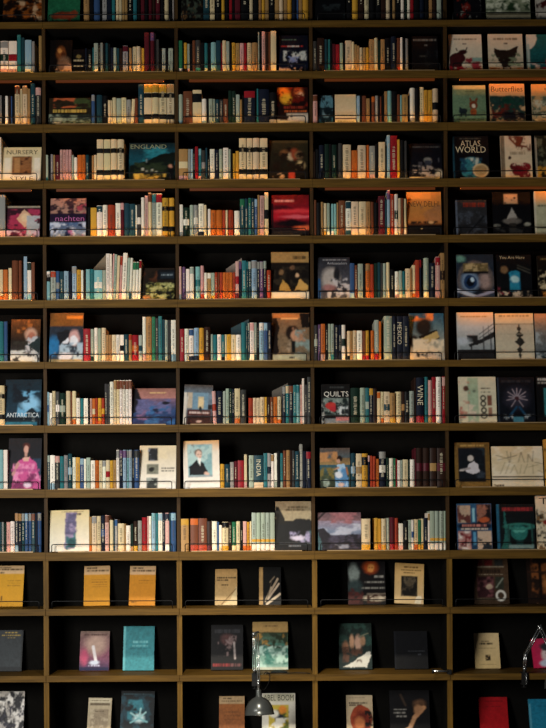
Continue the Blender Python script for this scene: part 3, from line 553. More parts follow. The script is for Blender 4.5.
def paint(art, seed):
    U0, V0 = UU0, VV0
    wa, wb = (vnoise(7, 9, seed + 500) - .5), (vnoise(7, 9, seed + 501) - .5)
    wc, wd_ = (vnoise(17, 22, seed + 502) - .5), (vnoise(17, 22, seed + 503) - .5)
    UW_, VW_ = U0 + .03 * wa + .02 * wc, V0 + .024 * wb + .016 * wd_
    img = np.zeros((NY + 1, NX + 1, 3)); texts = []
    asp = 1.3

    def blend(mask, c):
        nonlocal img
        mask = np.clip(mask, 0, 1)[..., None]; img = img * (1 - mask) + np.array(lin(c)) * mask
    k = 0
    for op in art.split(';'):
        a = op.strip().split()
        if not a: continue
        k += 1
        UU, VV = (UW_, VW_) if a[0] in 'EPN' else (U0, V0)
        if a[0] == 'G':
            c0, c1 = np.array(lin(a[1])), np.array(lin(a[2]))
            y0, y1 = (float(a[3]), float(a[4])) if len(a) > 4 else (0, 1)
            t = np.clip((VV - y0) / (y1 - y0), 0, 1)[..., None]; g = c0 * (1 - t) + c1 * t
            mk = ((VV >= y0 - 1e-6) & (VV <= y1 + 1e-6))[..., None]; img = np.where(mk, g, img)
        elif a[0] == 'R':
            x0, y0, x1, y1 = map(float, a[1:5])
            s = 50
            blend(np.minimum(np.minimum((UU - x0) * s, (x1 - UU) * s), np.minimum((VV - y0) * s, (y1 - VV) * s)) + .5, a[5])
        elif a[0] == 'E':
            cx, cy, rx, ry = map(float, a[1:5])
            d = np.sqrt(((UU - cx) / rx) ** 2 + ((VV - cy) / ry) ** 2)
            soft = float(a[6]) if len(a) > 6 else min(.5, .02 / min(rx, ry))
            blend((1 - d) / soft + .5, a[5])
        elif a[0] == 'O':      # ring
            cx, cy, rx, ry, wd = map(float, a[1:6])
            d = np.abs(np.sqrt(((UU - cx) / rx) ** 2 + ((VV - cy) / ry) ** 2) - 1) * min(rx, ry)
            blend((wd / 2 - d) * 50 + .5, a[6])
        elif a[0] == 'P':
            pts = np.array(list(map(float, a[2:]))).reshape(-1, 2)
            ins = np.zeros(UU.shape, bool); n = len(pts)
            for i in range(n):
                x0, y0 = pts[i]; x1, y1 = pts[(i + 1) % n]
                if y0 == y1: continue
                c = ((y0 > VV) != (y1 > VV)) & (UU < (x1 - x0) * (VV - y0) / (y1 - y0) + x0)
                ins ^= c
            blend(ins.astype(float), a[1])
        elif a[0] == 'L':
            x0, y0, x1, y1, wd = map(float, a[1:6])
            dx, dy = x1 - x0, (y1 - y0) * asp
            t = np.clip(((UU - x0) * dx + (VV - y0) * asp * dy) / (dx * dx + dy * dy + 1e-9), 0, 1)
            d = np.hypot(UU - x0 - t * dx, (VV - y0) * asp - t * dy)
            blend((wd / 2 - d) * 50 + .5, a[6])
        elif a[0] == 'N':      # blotches: region, colour, threshold, scale
            x0, y0, x1, y1 = map(float, a[1:5]); th, sc = float(a[6]), float(a[7])
            nz = .5 * vnoise(sc, sc * asp, seed * 31 + k) + .3 * vnoise(sc * 2.3, sc * 2.3 * asp, seed * 57 + k) + .2 * vnoise(sc * 5, sc * 5 * asp, seed * 71 + k)
            s = 30
            reg = np.clip(np.minimum(np.minimum((UU - x0) * s, (x1 - UU) * s), np.minimum((VV - y0) * s, (y1 - VV) * s)) + .5, 0, 1)
            blend(np.clip((nz - th) * 7 + .5, 0, 1) * reg, a[5])
        elif a[0] == 'D':      # unreadable line of small print
            x0, y0, x1, y1 = map(float, a[1:5])
            r = np.random.default_rng(seed * 13 + k)
            bits = .25 + .6 * (r.random(NX + 1) > .35)
            blend(((UU >= x0) & (UU <= x1) & (VV >= y0) & (VV <= y1)) * bits[None, :], a[5])
        elif a[0] == 'T':
            texts.append((a[1].replace('~', ' '), float(a[2]), float(a[3]), float(a[4]), float(a[5]), a[6]))
    b = np.pad(img, ((1, 1), (1, 1), (0, 0)), 'edge')
    img = .4 * img + .15 * (b[:-2, 1:-1] + b[2:, 1:-1] + b[1:-1, :-2] + b[1:-1, 2:])
    r = np.random.default_rng(seed)
    tex = 1 + .22 * (vnoise(9, 12, seed + 900) - .5) + .3 * (vnoise(21, 27, seed + 901) - .5) + .1 * (r.random(UU.shape) - .5)
    bright = img.max(2)
    amt = np.clip(1.6 - 2.2 * bright, .25, 1.3)
    img = img * (1 + (tex - 1) * amt)[..., None] * .9
    img = np.clip(img, 0, 1)
    img = img * (.7 + .4 * np.clip(img.max(2) * 1.6, 0, 1))[..., None]
    return img, texts


COV = r'''
0 0 3 43 -22 0|dark book with an orange and brown picture, far left on the top shelf|G 2a1508 120b08; N 0 .3 1 .9 a0551c .55 5; N 0 .5 1 1 c9a37a .66 6
1 0 48 80 -20 0|green cover with a reddish animal lying down, left of the top shelf|G 2c7a52 1f6a48; E .5 .8 .4 .09 8a3b22; E .82 .74 .12 .06 a04a2c; R .2 .84 .3 .93 7a2f1c; R .65 .84 .72 .92 7a2f1c; N .4 .1 .9 .4 d8dcc0 .55 3; N 0 .88 .6 1 3f9a6a .5 4
2 0 181 203 -15 0|dark cover with a shadowy picture in the middle bay, top shelf|G 14110e 1c1a16; N 0 .3 1 1 4a5648 .6 6; N 0 .5 1 1 7a5a38 .7 5
3 0 315 345 -15 0|black cover with faint grey marks in the fourth bay, top shelf|G 0e0f12 0c0d10; N .2 .5 1 .9 2e3638 .62 5
4 0 454 481 -22 0|dark cover flecked with red and white, far right bay, top shelf|G 0d0d10 121016; N .1 .3 .6 .95 8a2a20 .62 6; N .2 .4 1 .95 a8a89a .7 7
4 0 486 530 -26 0|pale cover with a green garden scene, far right bay, top shelf|G b8bfa0 8f9a78; N 0 0 1 .75 2f4a2c .5 6; N 0 .2 1 .8 d8dcc0 .6 7; R 0 .82 1 1 b0a888; R 0 .8 1 .84 4a4432
4 0 536 570 -22 0|white cover with a red and dark figure, cut by right edge, top shelf|G d8d0c0 c8c0b0; N 0 .1 1 .9 5a1a18 .5 4; N 0 .5 1 .9 262020 .6 5
1 1 50 72 40.5 0|dark cover with a brown dog portrait, second shelf, second bay|G 0e0c0c 141010; E .5 .38 .22 .2 8a4f26 .4; E .44 .3 .1 .07 c98a4a .5; E .6 .42 .1 .1 5a2f18 .6; E .66 .72 .3 .25 8a6a52 .5; N .2 .6 1 1 c8a080 .55 4
1 1 73 84.5 50 0|black cover with cream emblem and small cream print beside dog cover|G 0c0d12 0a0b0e; D .05 .4 .95 .47 d8cfa8; D .1 .6 .9 .67 d8cfa8; E .5 .28 .22 .08 8a7a4a .5; N 0 .85 1 1 d8cfa8 .5 6
2 1 279 308 36 0|navy cover with white brush strokes and red title line, second shelf|G 0c1424 0c1630; D .1 .1 .6 .13 6a8a7a; D .06 .26 .85 .3 c03a34; D .3 .26 .7 .3 d8d8d0; N .15 .4 .95 .66 c8d0cc .56 6; N .3 .55 .9 .8 8a9aca .62 5; N 0 .84 .8 1 c8b0b8 .45 4
3 1 412 438 37 0|black cover with thin grey title, second shelf, fourth bay|G 0b0c10 0c0d12; D .05 .08 .95 .13 8a8a84; D .5 .22 .6 .26 8a8a84; D .3 .52 .6 .56 55554e; N .5 .3 1 1 22262a .6 5
4 1 449 482 35 0|white cover with a dark red horned bull, second shelf, far right|G e0d8c0 d8cfb2; D .15 .1 .85 .14 8a7a5a; D .42 .22 .55 .27 5a4a3a; P 4a1a1e 0 .58 .12 .52 .3 .46 .42 .5 .5 .6 .48 .7 .4 .74 .36 1 .26 1 .22 .86 .1 .84 .08 1 0 1; E .42 .46 .12 .06 3a1418; L .25 .42 .22 .36 .03 3a1418; L .5 .44 .55 .34 .03 3a1418; N .5 .6 1 1 a83a44 .5 5; R .7 .6 1 .7 9ac0b0; N 0 .82 .5 1 b82a34 .5 5
4 1 488.5 523 34.5 0|white cover with a big dark brown hen, second shelf, far right bay|G dcd2b8 d4c8a8; D .15 .1 .85 .15 8a7a5a; D .45 .22 .56 .27 5a4a3a; P 2e221a .15 .36 .35 .42 .6 .42 .78 .34 .86 .32 .84 .48 .74 .7 .62 .85 .4 .85 .26 .66; N .1 .5 1 .82 8a9a78 .6 6; R .4 .85 .44 .98 2e221a; R .6 .85 .64 .98 2e221a; N 0 .85 1 1 c07a3a .55 6
4 1 527 562 35 0|teal and white cover with red shape, cut by right edge, second shelf|G 1f7070 1c6468; E 0 .1 .28 .3 e0dcc8; R 0 .25 .08 1 b8c8bc; E .78 .72 .25 .2 b83034; N 0 .75 1 1 d8c0b0 .55 4; R .4 .86 1 1 c02a34
1 2 49 91 98.5 0|dark green landscape cover with yellow title line and orange top, third shelf|G 3a2c1c 1c2420; N .1 0 .65 .34 c0623a .42 4; N .6 0 1 .35 4a5a34 .5 6; R .08 .36 .92 .54 1a1c16; D .1 .4 .9 .5 d8b85a; G 2c3a36 3e4a42 .56 1; N 0 .56 .35 .8 9aa894 .45 4; N 0 .78 .3 1 c8cab4 .45 4; N .35 .6 1 1 8aa090 .58 5
2 2 277 308 88 0|cover with bright orange flower over dark red and white foot, third shelf|G 2a0e0c 1c0e0e; E .22 .18 .2 .2 e07a20 .6; E .3 .3 .18 .14 f0b030 .6; E .7 .14 .16 .12 c8703a .7; E .75 .22 .1 .1 e0b890 .6; N 0 0 1 .5 7a1c10 .55 5; D .2 .5 .9 .56 a03a28; D .25 .6 .95 .66 d06a34; R .3 .68 1 1 c8c4b8; R 0 .84 1 1 c4c4bc; N .1 .7 .5 .86 2a1a16 .5 5
3 2 319 333 96 0|narrow dark cover with blue and white pattern, third shelf, fourth bay|G 10222c 142a36; N 0 0 1 .5 5a8a9a .45 3; R 0 .42 1 .48 0c1820; E .5 .6 .25 .14 7aa0b0 .6; E .6 .52 .3 .14 10222c .4; N 0 .75 1 1 3a6a80 .55 4
3 2 335 356.3 95 0|plain cream cover with thin dark rule, third shelf, fourth bay|G d8c092 e0d2b0; D .1 .66 .85 .7 8a7a58; R 0 .76 1 .8 5a3a34; D .1 .85 .9 .89 8a8a62; R .98 0 1 1 5a8a8a
4 2 453 486 86 0|sage green cover with a small fox-like and a dark animal, third shelf|G 7f9c78 6f9270; R 0 0 1 .1 cfc68a; D .35 .14 .65 .17 4a6a4a; E .62 .5 .13 .11 8a4428; P 8a4428 .5 .42 .5 .28 .58 .38; P 8a4428 .66 .38 .76 .28 .75 .44; E .62 .53 .06 .05 e8dcc0; E .62 .68 .1 .09 a85a30; E .3 .66 .12 .08 26343a; P 26343a .2 .62 .2 .52 .28 .6; R .22 .7 .26 .8 26343a; R .36 .7 .4 .8 26343a; D 0 .84 1 .88 3a4a3a
4 2 490 525 84.5 0|cover titled Butterflies with dark tangled plants, third shelf, far right|G e8b070 c8b08a; N 0 .3 1 1 2a4a44 .42 5; N .05 .5 .7 .95 6a2c22 .52 6; N .3 .3 .9 .6 1e5040 .45 4; N 0 .7 1 1 1a1c26 .5 4; T Butterflies .5 .13 .9 .13 3a2410
4 2 532 565 84.5 0|tan cover with grey-green plant drawing, cut by right edge, third shelf|G e0a860 b8a884; N 0 .3 1 1 6a7a64 .5 5; N 0 .4 1 1 d8d0b0 .6 6; D .4 .1 .6 .14 4a3a20
0 3 3 41 148 0|cream cover titled NURSERY STYLE with a brown picture, fourth shelf|G d8c898 e8dcc0; R .24 .26 .76 .78 9a6a42; N .24 .26 .76 .78 5a3422 .55 5; R .3 .3 .45 .75 b88a58; R .04 .3 .2 1 efe6d0; R .82 .3 .97 1 efe6d0; R .15 .8 .85 .98 f0e8d4; T NURSERY .5 .14 .82 .12 2a2014; T STYLE .5 .89 .6 .12 4a3a28
1 3 129 175 143.5 0|wide dark teal cover titled ENGLAND with cottages on a hill, fourth shelf|G 12282c 18586a .0 .45; G 18586a 10201c .45 1; N .3 .1 1 .6 2a8a9a .55 3; P 101c18 0 .6 .4 .45 .7 .3 1 .25 1 1 0 1; N .1 .5 .9 .8 30402c .5 6; R .27 .64 .33 .71 b8c0b4; P 1a2420 .25 .64 .3 .59 .35 .64; R .36 .7 .41 .76 a8b0a4; R .48 .66 .53 .73 b8c0b4; P 1a2420 .46 .66 .5 .61 .55 .66; R .57 .72 .62 .77 98a298; L .38 .42 .38 .5 .025 98a8a4; N .1 .78 .8 1 c8ac50 .46 5; N .2 .8 .7 1 8a7a3a .5 7; E .9 .6 .04 .05 c08a70; R .86 .65 .96 1 141418; T ENGLAND .42 .1 .78 .11 8f9a78
2 3 269 308 141 0|dark cover with a group of costumed figures in warm colours, fourth shelf|G 3a3420 1a1410; R 0 0 1 .06 5a4a2c; E .52 .24 .07 .07 1c1410; E .4 .32 .12 .1 8a5a34 .6; E .55 .4 .09 .1 c8b08a .5; E .66 .34 .1 .14 a04a2c .6; E .76 .36 .1 .1 8a6a48 .6; E .8 .62 .12 .12 d8b880 .7; R .5 .76 .66 .98 b8402c; N .1 .3 .9 .8 2a1c12 .5 5; N .1 .8 .6 1 c8a07a .6 6
3 3 409 442 144 0|black cover with a pale domed city skyline, fourth shelf, fourth bay|G 0c0e16 141420; D .05 .08 .95 .12 5a5a58; E .58 .46 .12 .08 8a8a84 .5; R .48 .46 .68 .62 3c4250; R .28 .5 .4 .8 4a4a52; N .1 .6 .9 .92 a8a098 .55 7; R 0 .9 1 1 c0b4a0; E .9 .84 .12 .14 d0c4a8 .5; L .9 .4 .9 .5 .02 6a6a70
4 3 453 489 134.6 0|black atlas with a blue globe and the word WORLD, fourth shelf|G 0b0d12 0c1016; E .5 .72 .3 .24 3a8a96; N .2 .5 .8 .95 24506a .5 4; N .3 .5 .7 .72 c8d0c0 .62 5; E .76 .78 .2 .14 b89a68; O .76 .78 .2 .14 .03 d8c090; R 0 0 .04 1 2a5a6a; T ATLAS .5 .17 .55 .13 d8cca8; T WORLD .5 .31 .84 .14 e4d8b0; D .2 .05 .8 .08 6a6a60
4 3 501 532 133.7 0|cream cover with dark red flowers and scrolls, fourth shelf, far right|G d8ccb0 e0cfa8; R 0 0 .13 1 8a7a62; N .2 0 1 .35 7a3c28 .5 5; L .3 .05 .5 .2 .06 8a4a2a; L .5 .2 .85 .25 .05 7a3c28; E .55 .78 .2 .12 7a1a24; E .8 .7 .16 .1 8a1e28; E .4 .7 .12 .08 6a1820; E .75 .88 .18 .09 7a1a24; E .28 .5 .05 .04 4a2420; N .2 .6 1 1 d8b8a0 .66 7; D .3 .36 .8 .42 b0a080
4 3 536 566 134 0|dark green cover with gold foot, cut by right edge, fourth shelf|G 242a20 1c2018; N 0 0 1 .75 6a7058 .56 6; N 0 .7 1 1 c0953a .4 4; R 0 .05 .04 1 c0b8a0
0 4 7 40 206.6 0|maroon and pink cover with a pale diamond panel, fifth shelf, far left|G 3a1c28 5a2438; N 0 .1 1 1 b03a5a .5 4; P d8ac8c .52 .1 .82 .38 .55 .66 .28 .4; E .55 .36 .12 .12 e8c8a0 .5; N .6 .3 1 1 b8bcc0 .5 5; N 0 .75 1 1 c8a8b8 .5 5; R 0 0 1 .06 a8a08c
1 4 50 86 199 0|pink and purple patchwork cover with one big purple word, fifth shelf|G 4a3038 2a1e34; N 0 0 1 .38 b88a78 .48 7; N .55 .1 1 .45 b04a5a .6 6; R 0 .38 1 .58 2a1c38; G 4a6a9a 8a9ab0 .6 1; N 0 .6 1 1 c8d0e0 .5 5; N .1 .62 .9 .95 1c2850 .56 6; N .4 .8 1 1 b06a9a .6 4; T nachten .55 .5 .8 .13 b86aa0
2 4 271.5 309 195.6 0|red sunset cover with dark ground, fifth shelf, middle bay|G 6a1218 c01c2c .0 .5; G c01c2c 30121c .5 .78; G 20141a 1c1618 .78 1; E .6 .38 .6 .05 e03a40 .9; E .7 .52 .4 .04 e0606a .9; E .25 .3 .3 .05 5a101c .9; E .8 .25 .3 .04 901824 .9; E .5 .68 .5 .08 1c0c16 .8; E .55 .66 .16 .08 140a12 .5; E .88 .78 .25 .05 f07044 .8; R 0 .85 .9 1 2a2628; D .08 .12 .62 .17 e09a90; R 0 .2 .05 1 141216
3 4 407 441.5 192.5 0|orange-brown cover titled NEW DELHI with dark lower edge, fifth shelf|G d89044 c07a3c .0 .68; G c07a3c 14141a .68 .75; G 14141a 101014 .75 1; N .4 .3 1 .65 b87a4a .5 3; N .1 .66 .9 .72 14141a .45 6; E .7 .68 .08 .03 d8a870; R 0 0 .7 .16 e8a04c; E .42 .8 .03 .02 e0c080; T NEW~DELHI .5 .27 .88 .12 5a3a24
4 4 456 487 200.6 0|dark grey-blue cover with red title line, fifth shelf, far right|G 3a3a3c 26292e; D .25 .08 .95 .2 9a3420; N 0 .3 1 1 4a505a .55 5; L .4 .9 .9 .45 .06 1c1e22; R 0 0 .05 1 6a7484
4 4 493 531 192.4 0|black cover with a pale pyramid and block lettering, fifth shelf|G 0d0d11 101014; R .3 .05 .66 .27 c8a880; N .3 .05 .66 .27 1c1614 .62 12; P b0aaa0 .5 .36 .64 .62 .36 .62; E .5 .66 .24 .07 7a746c .4; R .42 .7 .6 .95 3a3834; E .1 .76 .09 .04 8a8a80 .5; E .9 .74 .09 .04 a8a898 .5; N .1 .75 .9 .95 3a3c3c .56 6
4 4 535 566 191.5 0|cream cover with grey tint, cut by right edge, fifth shelf|G e0ac5c c8c4a0 .0 .35; G c8c4a0 b8bc9c .35 1; D .1 .3 .9 .34 7a7a5a; R 0 .8 1 .83 3a3a30; R 0 0 .04 1 e0d8c0
1 5 143 174.5 268.5 0|dark food cover with a bowl of greens, sixth shelf, second bay|G 2a2018 14120e; R .45 .05 1 .35 10141a; R .55 .12 .98 .32 24303a; D .58 .18 .95 .24 90a0a8; N 0 .1 .45 .5 5a3420 .5 4; E .55 .7 .45 .25 6a6a30; N .1 .45 1 .95 b8b878 .52 7; N .1 .45 1 .95 1a1c10 .56 6; R 0 .95 .2 1 d8d0c0; E .1 .9 .14 .06 b8804a .5
2 5 271 309 252.5 0|cover with tan band above a dark picture and white foot, sixth shelf|G 1c1612 120e0c; R 0 0 1 .22 b08c54; D .56 .09 .92 .15 5a4426; N 0 .3 1 .8 3a3226 .55 5; P c09448 .22 .8 .3 .58 .45 .68 .54 .8; P d0a45a .62 .8 .76 .56 .98 .72 .98 .8; E .7 .48 .05 .05 d8b088; E .28 .42 .06 .06 8a6a48 .5; E .56 .32 .06 .05 7a5a42 .5; R 0 .83 1 1 e8d8b8
3 5 318 350 258 0|grey cover with a white swirling fold, sixth shelf, fourth bay|G 2c3038 6a6870; E .4 .5 .28 .25 b8b0a8 .5; E .58 .4 .1 .18 2a2a30 .5; N .3 .5 1 1 c8c4c4 .5 4; N .4 .5 1 .95 3a3c44 .55 6; E .35 .72 .2 .08 a87a78 .7; D .15 .05 .9 .08 a8acb0; T Ambassadors .6 .14 .62 .06 b0b4b8; R 0 .5 .08 1 2a6090; R 0 .78 1 .81 3a2a20
4 5 457 494 255 0|cover with a huge close-up blue eye, sixth shelf, far right|G 20303e 3c4658; E .5 .58 .48 .42 8a7a70 .2; E .5 .58 .42 .36 1c2432 .3; E .36 .62 .26 .22 7c94b0 .4; E .36 .62 .18 .16 22406a; E .36 .62 .1 .1 0c1424; E .42 .56 .05 .05 c8e0f0; E .75 .6 .15 .2 a89088 .6; R .18 .2 .85 .42 7a6a44; N .18 .2 .85 .42 c0a878 .55 8; R .18 .38 .85 .43 14141a; L 0 .8 .5 .95 .1 c0c4d0; L .5 .95 1 .82 .08 a8a4b8; E .1 .1 .15 .08 6aa090 .7
4 5 497 532 255.5 0|black cover titled You Are Here with a glowing blue window, sixth shelf|G 0d1014 101418; R .36 .42 .66 .82 2a90b0; E .5 .42 .15 .06 2a90b0; E .5 .56 .12 .08 b8e0e0 .5; N .36 .4 .66 .82 1a6a90 .58 6; E .22 .34 .1 .08 8a6a48 .5; L .6 .3 .95 .42 .03 5a5a50; L .6 .24 .95 .35 .02 5a5a50; N 0 .6 .35 .9 8a3a44 .58 5; N 0 .82 1 1 c8b8a0 .52 8; T You~Are~Here .45 .06 .72 .07 c8bc98
4 5 538 570 256 0|dark cover with gold and white figures, cut by right edge, sixth shelf|G 161410 14120e; N 0 .35 1 .8 c8b890 .5 5; N 0 .78 1 1 c07a30 .5 4; D .1 .06 .9 .1 8a7a4a; R 0 .78 1 .82 1a1410
0 6 10.7 40 320 0|cover with a painted face and white drapery, seventh shelf, far left|G 7a4a22 2c2018 .0 .5; G 2c2018 4a4a4a .5 1; N .2 0 .8 .3 a8642c .5 5; E .68 .36 .2 .16 c8a088 .5; E .7 .42 .14 .12 b0705a .5; N .5 .4 1 .8 b8bcc0 .5 5; N 0 .5 .6 .8 3a362e .5 6; N 0 .72 1 1 c8d0d0 .42 4; P 2c3a3c .6 .6 1 .4 1 .8
1 6 47 83 313.7 0|blue and white cover with two faces under a tan band, seventh shelf|G 28303c 3c4a5a; R 0 0 1 .27 8a5a26; R .5 .06 .98 .12 d8802a; E .12 .68 .18 .2 2a78b0 .6; E .46 .55 .12 .08 d8dce4; E .74 .5 .16 .16 c8a09c .4; E .72 .56 .12 .1 e0e4ea .4; N .3 .6 1 1 a8c0d0 .5 4; E .5 .88 .2 .08 d8d8e0 .4; P 20242c .2 .4 .6 .34 .6 .46 .3 .66; N .1 .8 .4 1 9a8a70 .5 5; R 0 .94 1 1 a8986a
2 6 272 309.5 313.5 0|cover with a dark-haired woman's profile and flowers, seventh shelf, middle bay|G 8a6a48 7a705c; P 1c1410 0 0 .14 .1 .2 .3 .14 .6 .2 .8 0 1; R .02 .02 .74 .1 b87a40; R .24 .1 .7 .13 e0b070; E .55 .42 .18 .16 241a16 .3; E .62 .48 .12 .11 c89a7a .4; N .6 .35 1 .85 8aa09a .5 6; N .55 .3 .9 .6 b88a6a .58 5; R .52 .58 .62 .82 141818; N .2 .55 .5 .9 b0a088 .5 4; R .02 .86 .9 1 9aa89a; P 14100e .74 0 1 0 1 .3 .8 .3; D .46 .9 .6 .94 3a403a
3 6 409.5 444.5 314 0|cover with a pale box on sand under blue sky, seventh shelf|G 245a78 6a8a90 .0 .3; G 6a8a90 c8b490 .3 1; N 0 0 .7 .16 d88040 .42 4; E .42 .3 .24 .2 2e2620 .5; P c8ac6c .3 .52 .8 .36 .88 .5 .46 .66; P 2a2018 .26 .5 .8 .34 .82 .37 .34 .54 .46 .68 .42 .68; P 5a4a30 .46 .66 .88 .5 .88 .53 .47 .7; E .12 .6 .14 .14 3a2c24 .5; N .1 .55 1 .85 e0d0b0 .5 3; R .1 .84 1 1 b8b0a0; N .2 .82 .9 1 2a2420 .55 7
4 6 457.4 494 313 0|pale cover with a dark pier and viewing box, seventh shelf, far right|G e0c090 c8ccc8 .0 .3; G c8ccc8 98a4a8 .3 .78; G 2a2a2c 202224 .78 1; D .1 .07 .85 .1 b88a3a; R .26 .48 .56 .62 2a2a2a; P 26282a .3 .68 1 .42 1 .52 .34 .74; L .6 .54 1 .32 .02 4a4e50; L .6 .46 1 .24 .02 5a5e60; R .7 .5 .73 .8 3a3c3e; R .9 .42 .93 .8 3a3c3e; L .72 .3 .72 .5 .015 5a5e60; L .86 .28 .86 .46 .015 5a5e60; R .36 .66 .4 .8 26282a; E .15 .6 .2 .08 b8c4cc .8
4 6 496 534 314 0|cream cover with a dark column of stacked diamonds, seventh shelf, far right|G e0c48c d0c8aa .0 .22; G c0bca4 d4ccb0 .24 1; R .03 .96 .97 1 e4dcc0; P 3a3a36 .62 .26 .68 .33 .62 .4 .56 .33; P 34342f .62 .38 .72 .46 .62 .54 .52 .46; P 34342f .62 .5 .75 .61 .62 .72 .49 .61; P 3a3a36 .62 .7 .7 .78 .62 .86 .54 .78; R .605 .24 .635 .97 3a3a36; P 3a3a36 .62 .84 .67 .9 .62 .96 .57 .9; D .1 .04 .9 .08 a08a5a; R .04 .22 .96 .235 a8a48c; R .04 .44 .96 .45 b4b09a
4 6 535.5 568 314 0|cover with cloudy blue-grey sea picture, cut by right edge, seventh shelf|G c0946a 8a8a84 .0 .4; G 8a8a84 4a6470 .4 1; N 0 .4 1 1 a8b8bc .5 4; D .5 .1 1 .2 5a4a3a; N 0 .6 1 1 24383c .56 5
0 7 5 41 380 0|dark blue icy cover titled ANTARCTICA, eighth shelf, far left|G 142c38 1c3c50; N .35 .25 1 .8 6aa8cc .48 3; E .7 .52 .26 .14 8ac0e0 .7; N .2 .1 .7 .5 0e1c28 .5 4; P 0e2430 .6 .7 .75 .6 .9 .72 .9 .8 .6 .8; R 0 .84 1 1 0e2430; R 0 .92 .9 1 2c7a94; N 0 .8 1 .92 a8c8d0 .64 9; T ANTARCTICA .5 .77 .9 .1 d0dce0
1 7 132 175.6 389 0|wide seascape cover with two dark rocks under a peach sky, eighth shelf|G 9a6a5c b88078 .0 .28; G 8a6a80 34507e .28 .6; G 34507e 2a3060 .6 1; P 14121c 0 0 .12 0 .3 .5 0 .7; N .1 .3 .9 .7 6a6a98 .55 4; E .78 .4 .09 .04 181a28; E .52 .62 .1 .06 1c2440; N .3 .4 1 1 3a6aa0 .56 4; N .1 .6 .6 .9 8a6a90 .62 4; D .4 .1 .8 .14 d8b078
2 7 183 211.6 386 -2|cover showing a blue room with dark piano, eighth shelf, middle bay|G 5a5048 7a90a0 .0 .3; G 7a90a0 4a3028 .3 1; R .3 .2 .85 .62 7a9cb0; R .5 .3 .7 .6 c8b890; E .6 .45 .09 .12 e0c898 .5; R .12 .2 .3 .6 c0b098; R .15 .64 .95 .78 5a2c26; D .2 .68 .9 .74 d8c0b8; R .15 .8 .95 1 4a2a24; R .85 .5 1 .62 2a2426; E .55 .93 .1 .03 c8a898 .5; R 0 .2 .1 1 d8d0c0; L .14 .3 .05 .9 .04 c8c0b4; E .6 .62 .05 .08 2a3030
3 7 321.5 350 384.7 0|black cover titled QUILTS with a patchwork chair scene, eighth shelf|G 141414 141616; R .06 .35 .95 .78 8a9890; N .06 .35 .95 .78 22302e .5 6; E .32 .54 .18 .1 c03a34; E .42 .62 .14 .08 b83038; N .5 .45 .95 .78 262c30 .45 9; N .5 .45 .95 .78 c8d0d0 .6 9; R 0 .78 1 .86 141414; R .1 .86 .95 1 8a9498; R .5 .82 .95 .92 b87a7a; N 0 .4 .1 1 b8b8b0 .5 8; D .3 .06 .8 .1 4a5050; T QUILTS .52 .26 .86 .15 e0ddd0
4 7 459 496.4 377.3 0|pale green and cream cover with dark rings and swirls, eighth shelf|G d0ccb0 d8d0b0; R .24 .02 .52 1 a8bc9c; N 0 .1 .3 .9 c07a68 .5 3; E .2 .25 .08 .06 6a4a3a .5; N .25 .6 .5 1 d8c8b0 .5 3; E .42 .3 .05 .03 7a8a74; R .76 .4 .88 .62 8a5a48; R .78 .66 .88 .86 a87a62; O .65 .46 .06 .05 .03 2c2a26; O .65 .58 .06 .05 .03 2c2a26; O .66 .72 .06 .05 .03 2c2a26; O .66 .84 .07 .05 .025 3a3630; D .6 .24 .85 .27 6a6456; D .6 .32 .85 .35 6a6456; R 0 .8 1 .82 4a3a34
4 7 498 535 377.8 0|black cover with a burst of pale fireworks, eighth shelf, far right|G 10141c 0e1420; E .52 .45 .3 .22 3a3848 .9; L .52 .45 .28 .32 .02 c0b0b8; L .52 .45 .76 .32 .02 c0b0b8; L .52 .45 .24 .5 .02 b8a8b0; L .52 .45 .8 .5 .02 b8a8b0; L .52 .45 .36 .64 .02 b8a8b0; L .52 .45 .68 .64 .02 b8a8b0; L .52 .45 .52 .24 .02 c0b0b8; L .52 .45 .4 .26 .02 c0b0b8; L .52 .45 .64 .26 .02 c0b0b8; L .52 .45 .3 .42 .02 c0b0b8; L .52 .45 .74 .42 .02 c0b0b8; E .52 .46 .07 .05 4a2830; L .5 .65 .3 .85 .06 1e4a6a; L .58 .65 .75 .85 .06 1e4a6a; R .4 .86 .68 1 4a8aa0; N .15 .82 .4 .92 b0c0c8 .5 8; N .7 .82 .95 .92 b0c0c8 .5 8; D .1 .06 .9 .12 3a3a40; R 0 0 .03 1 3a4a5a
4 7 537 570 377 0|black cover with pale title and aqua edge, cut off, eighth shelf|G 101214 0e1012; D .05 .04 .95 .09 c8c8c0; D .05 .12 .7 .16 a8a8a0; R .22 .25 1 .85 3a8a90; N .3 .3 1 .85 1a4a50 .5 4
0 8 8 41 439 0|dark cover with a seated woman in a pink gown, ninth shelf|G 1a1c22 1e1a26; R .75 .4 1 1 24405a; E .54 .16 .1 .07 5a2a24 .4; E .53 .22 .07 .08 d0a090; R .49 .28 .57 .36 c89888; P c8508c .3 .46 .42 .38 .64 .38 .82 .46 .95 .7 1 1 .12 1 .18 .7; P d8a898 .42 .37 .64 .37 .6 .44 .46 .44; N .15 .5 1 1 e088b0 .56 4; N .15 .7 1 1 8a2c64 .6 4; L .3 .5 .16 .7 .09 c8908c; E .6 .92 .12 .05 e0c8d8 .5; D .1 .6 .95 .66 b04a86
1 8 139.5 176 446 0|cream cover with three small dark photographs down the left, ninth shelf|G dccaa4 ece6da; R .24 .06 .5 .35 2a2c30; N .24 .06 .5 .35 8a92a0 .55 6; R .2 .43 .52 .66 8a8a78; E .34 .55 .08 .05 2c2c28; R .2 .75 .5 1 3a3e3c; N .2 .75 .5 1 a8b0a8 .55 6; D .6 .51 .95 .545 2a2a2a; D .6 .57 .95 .6 2a2a2a; N .5 0 1 .3 e4d4b0 .4 2
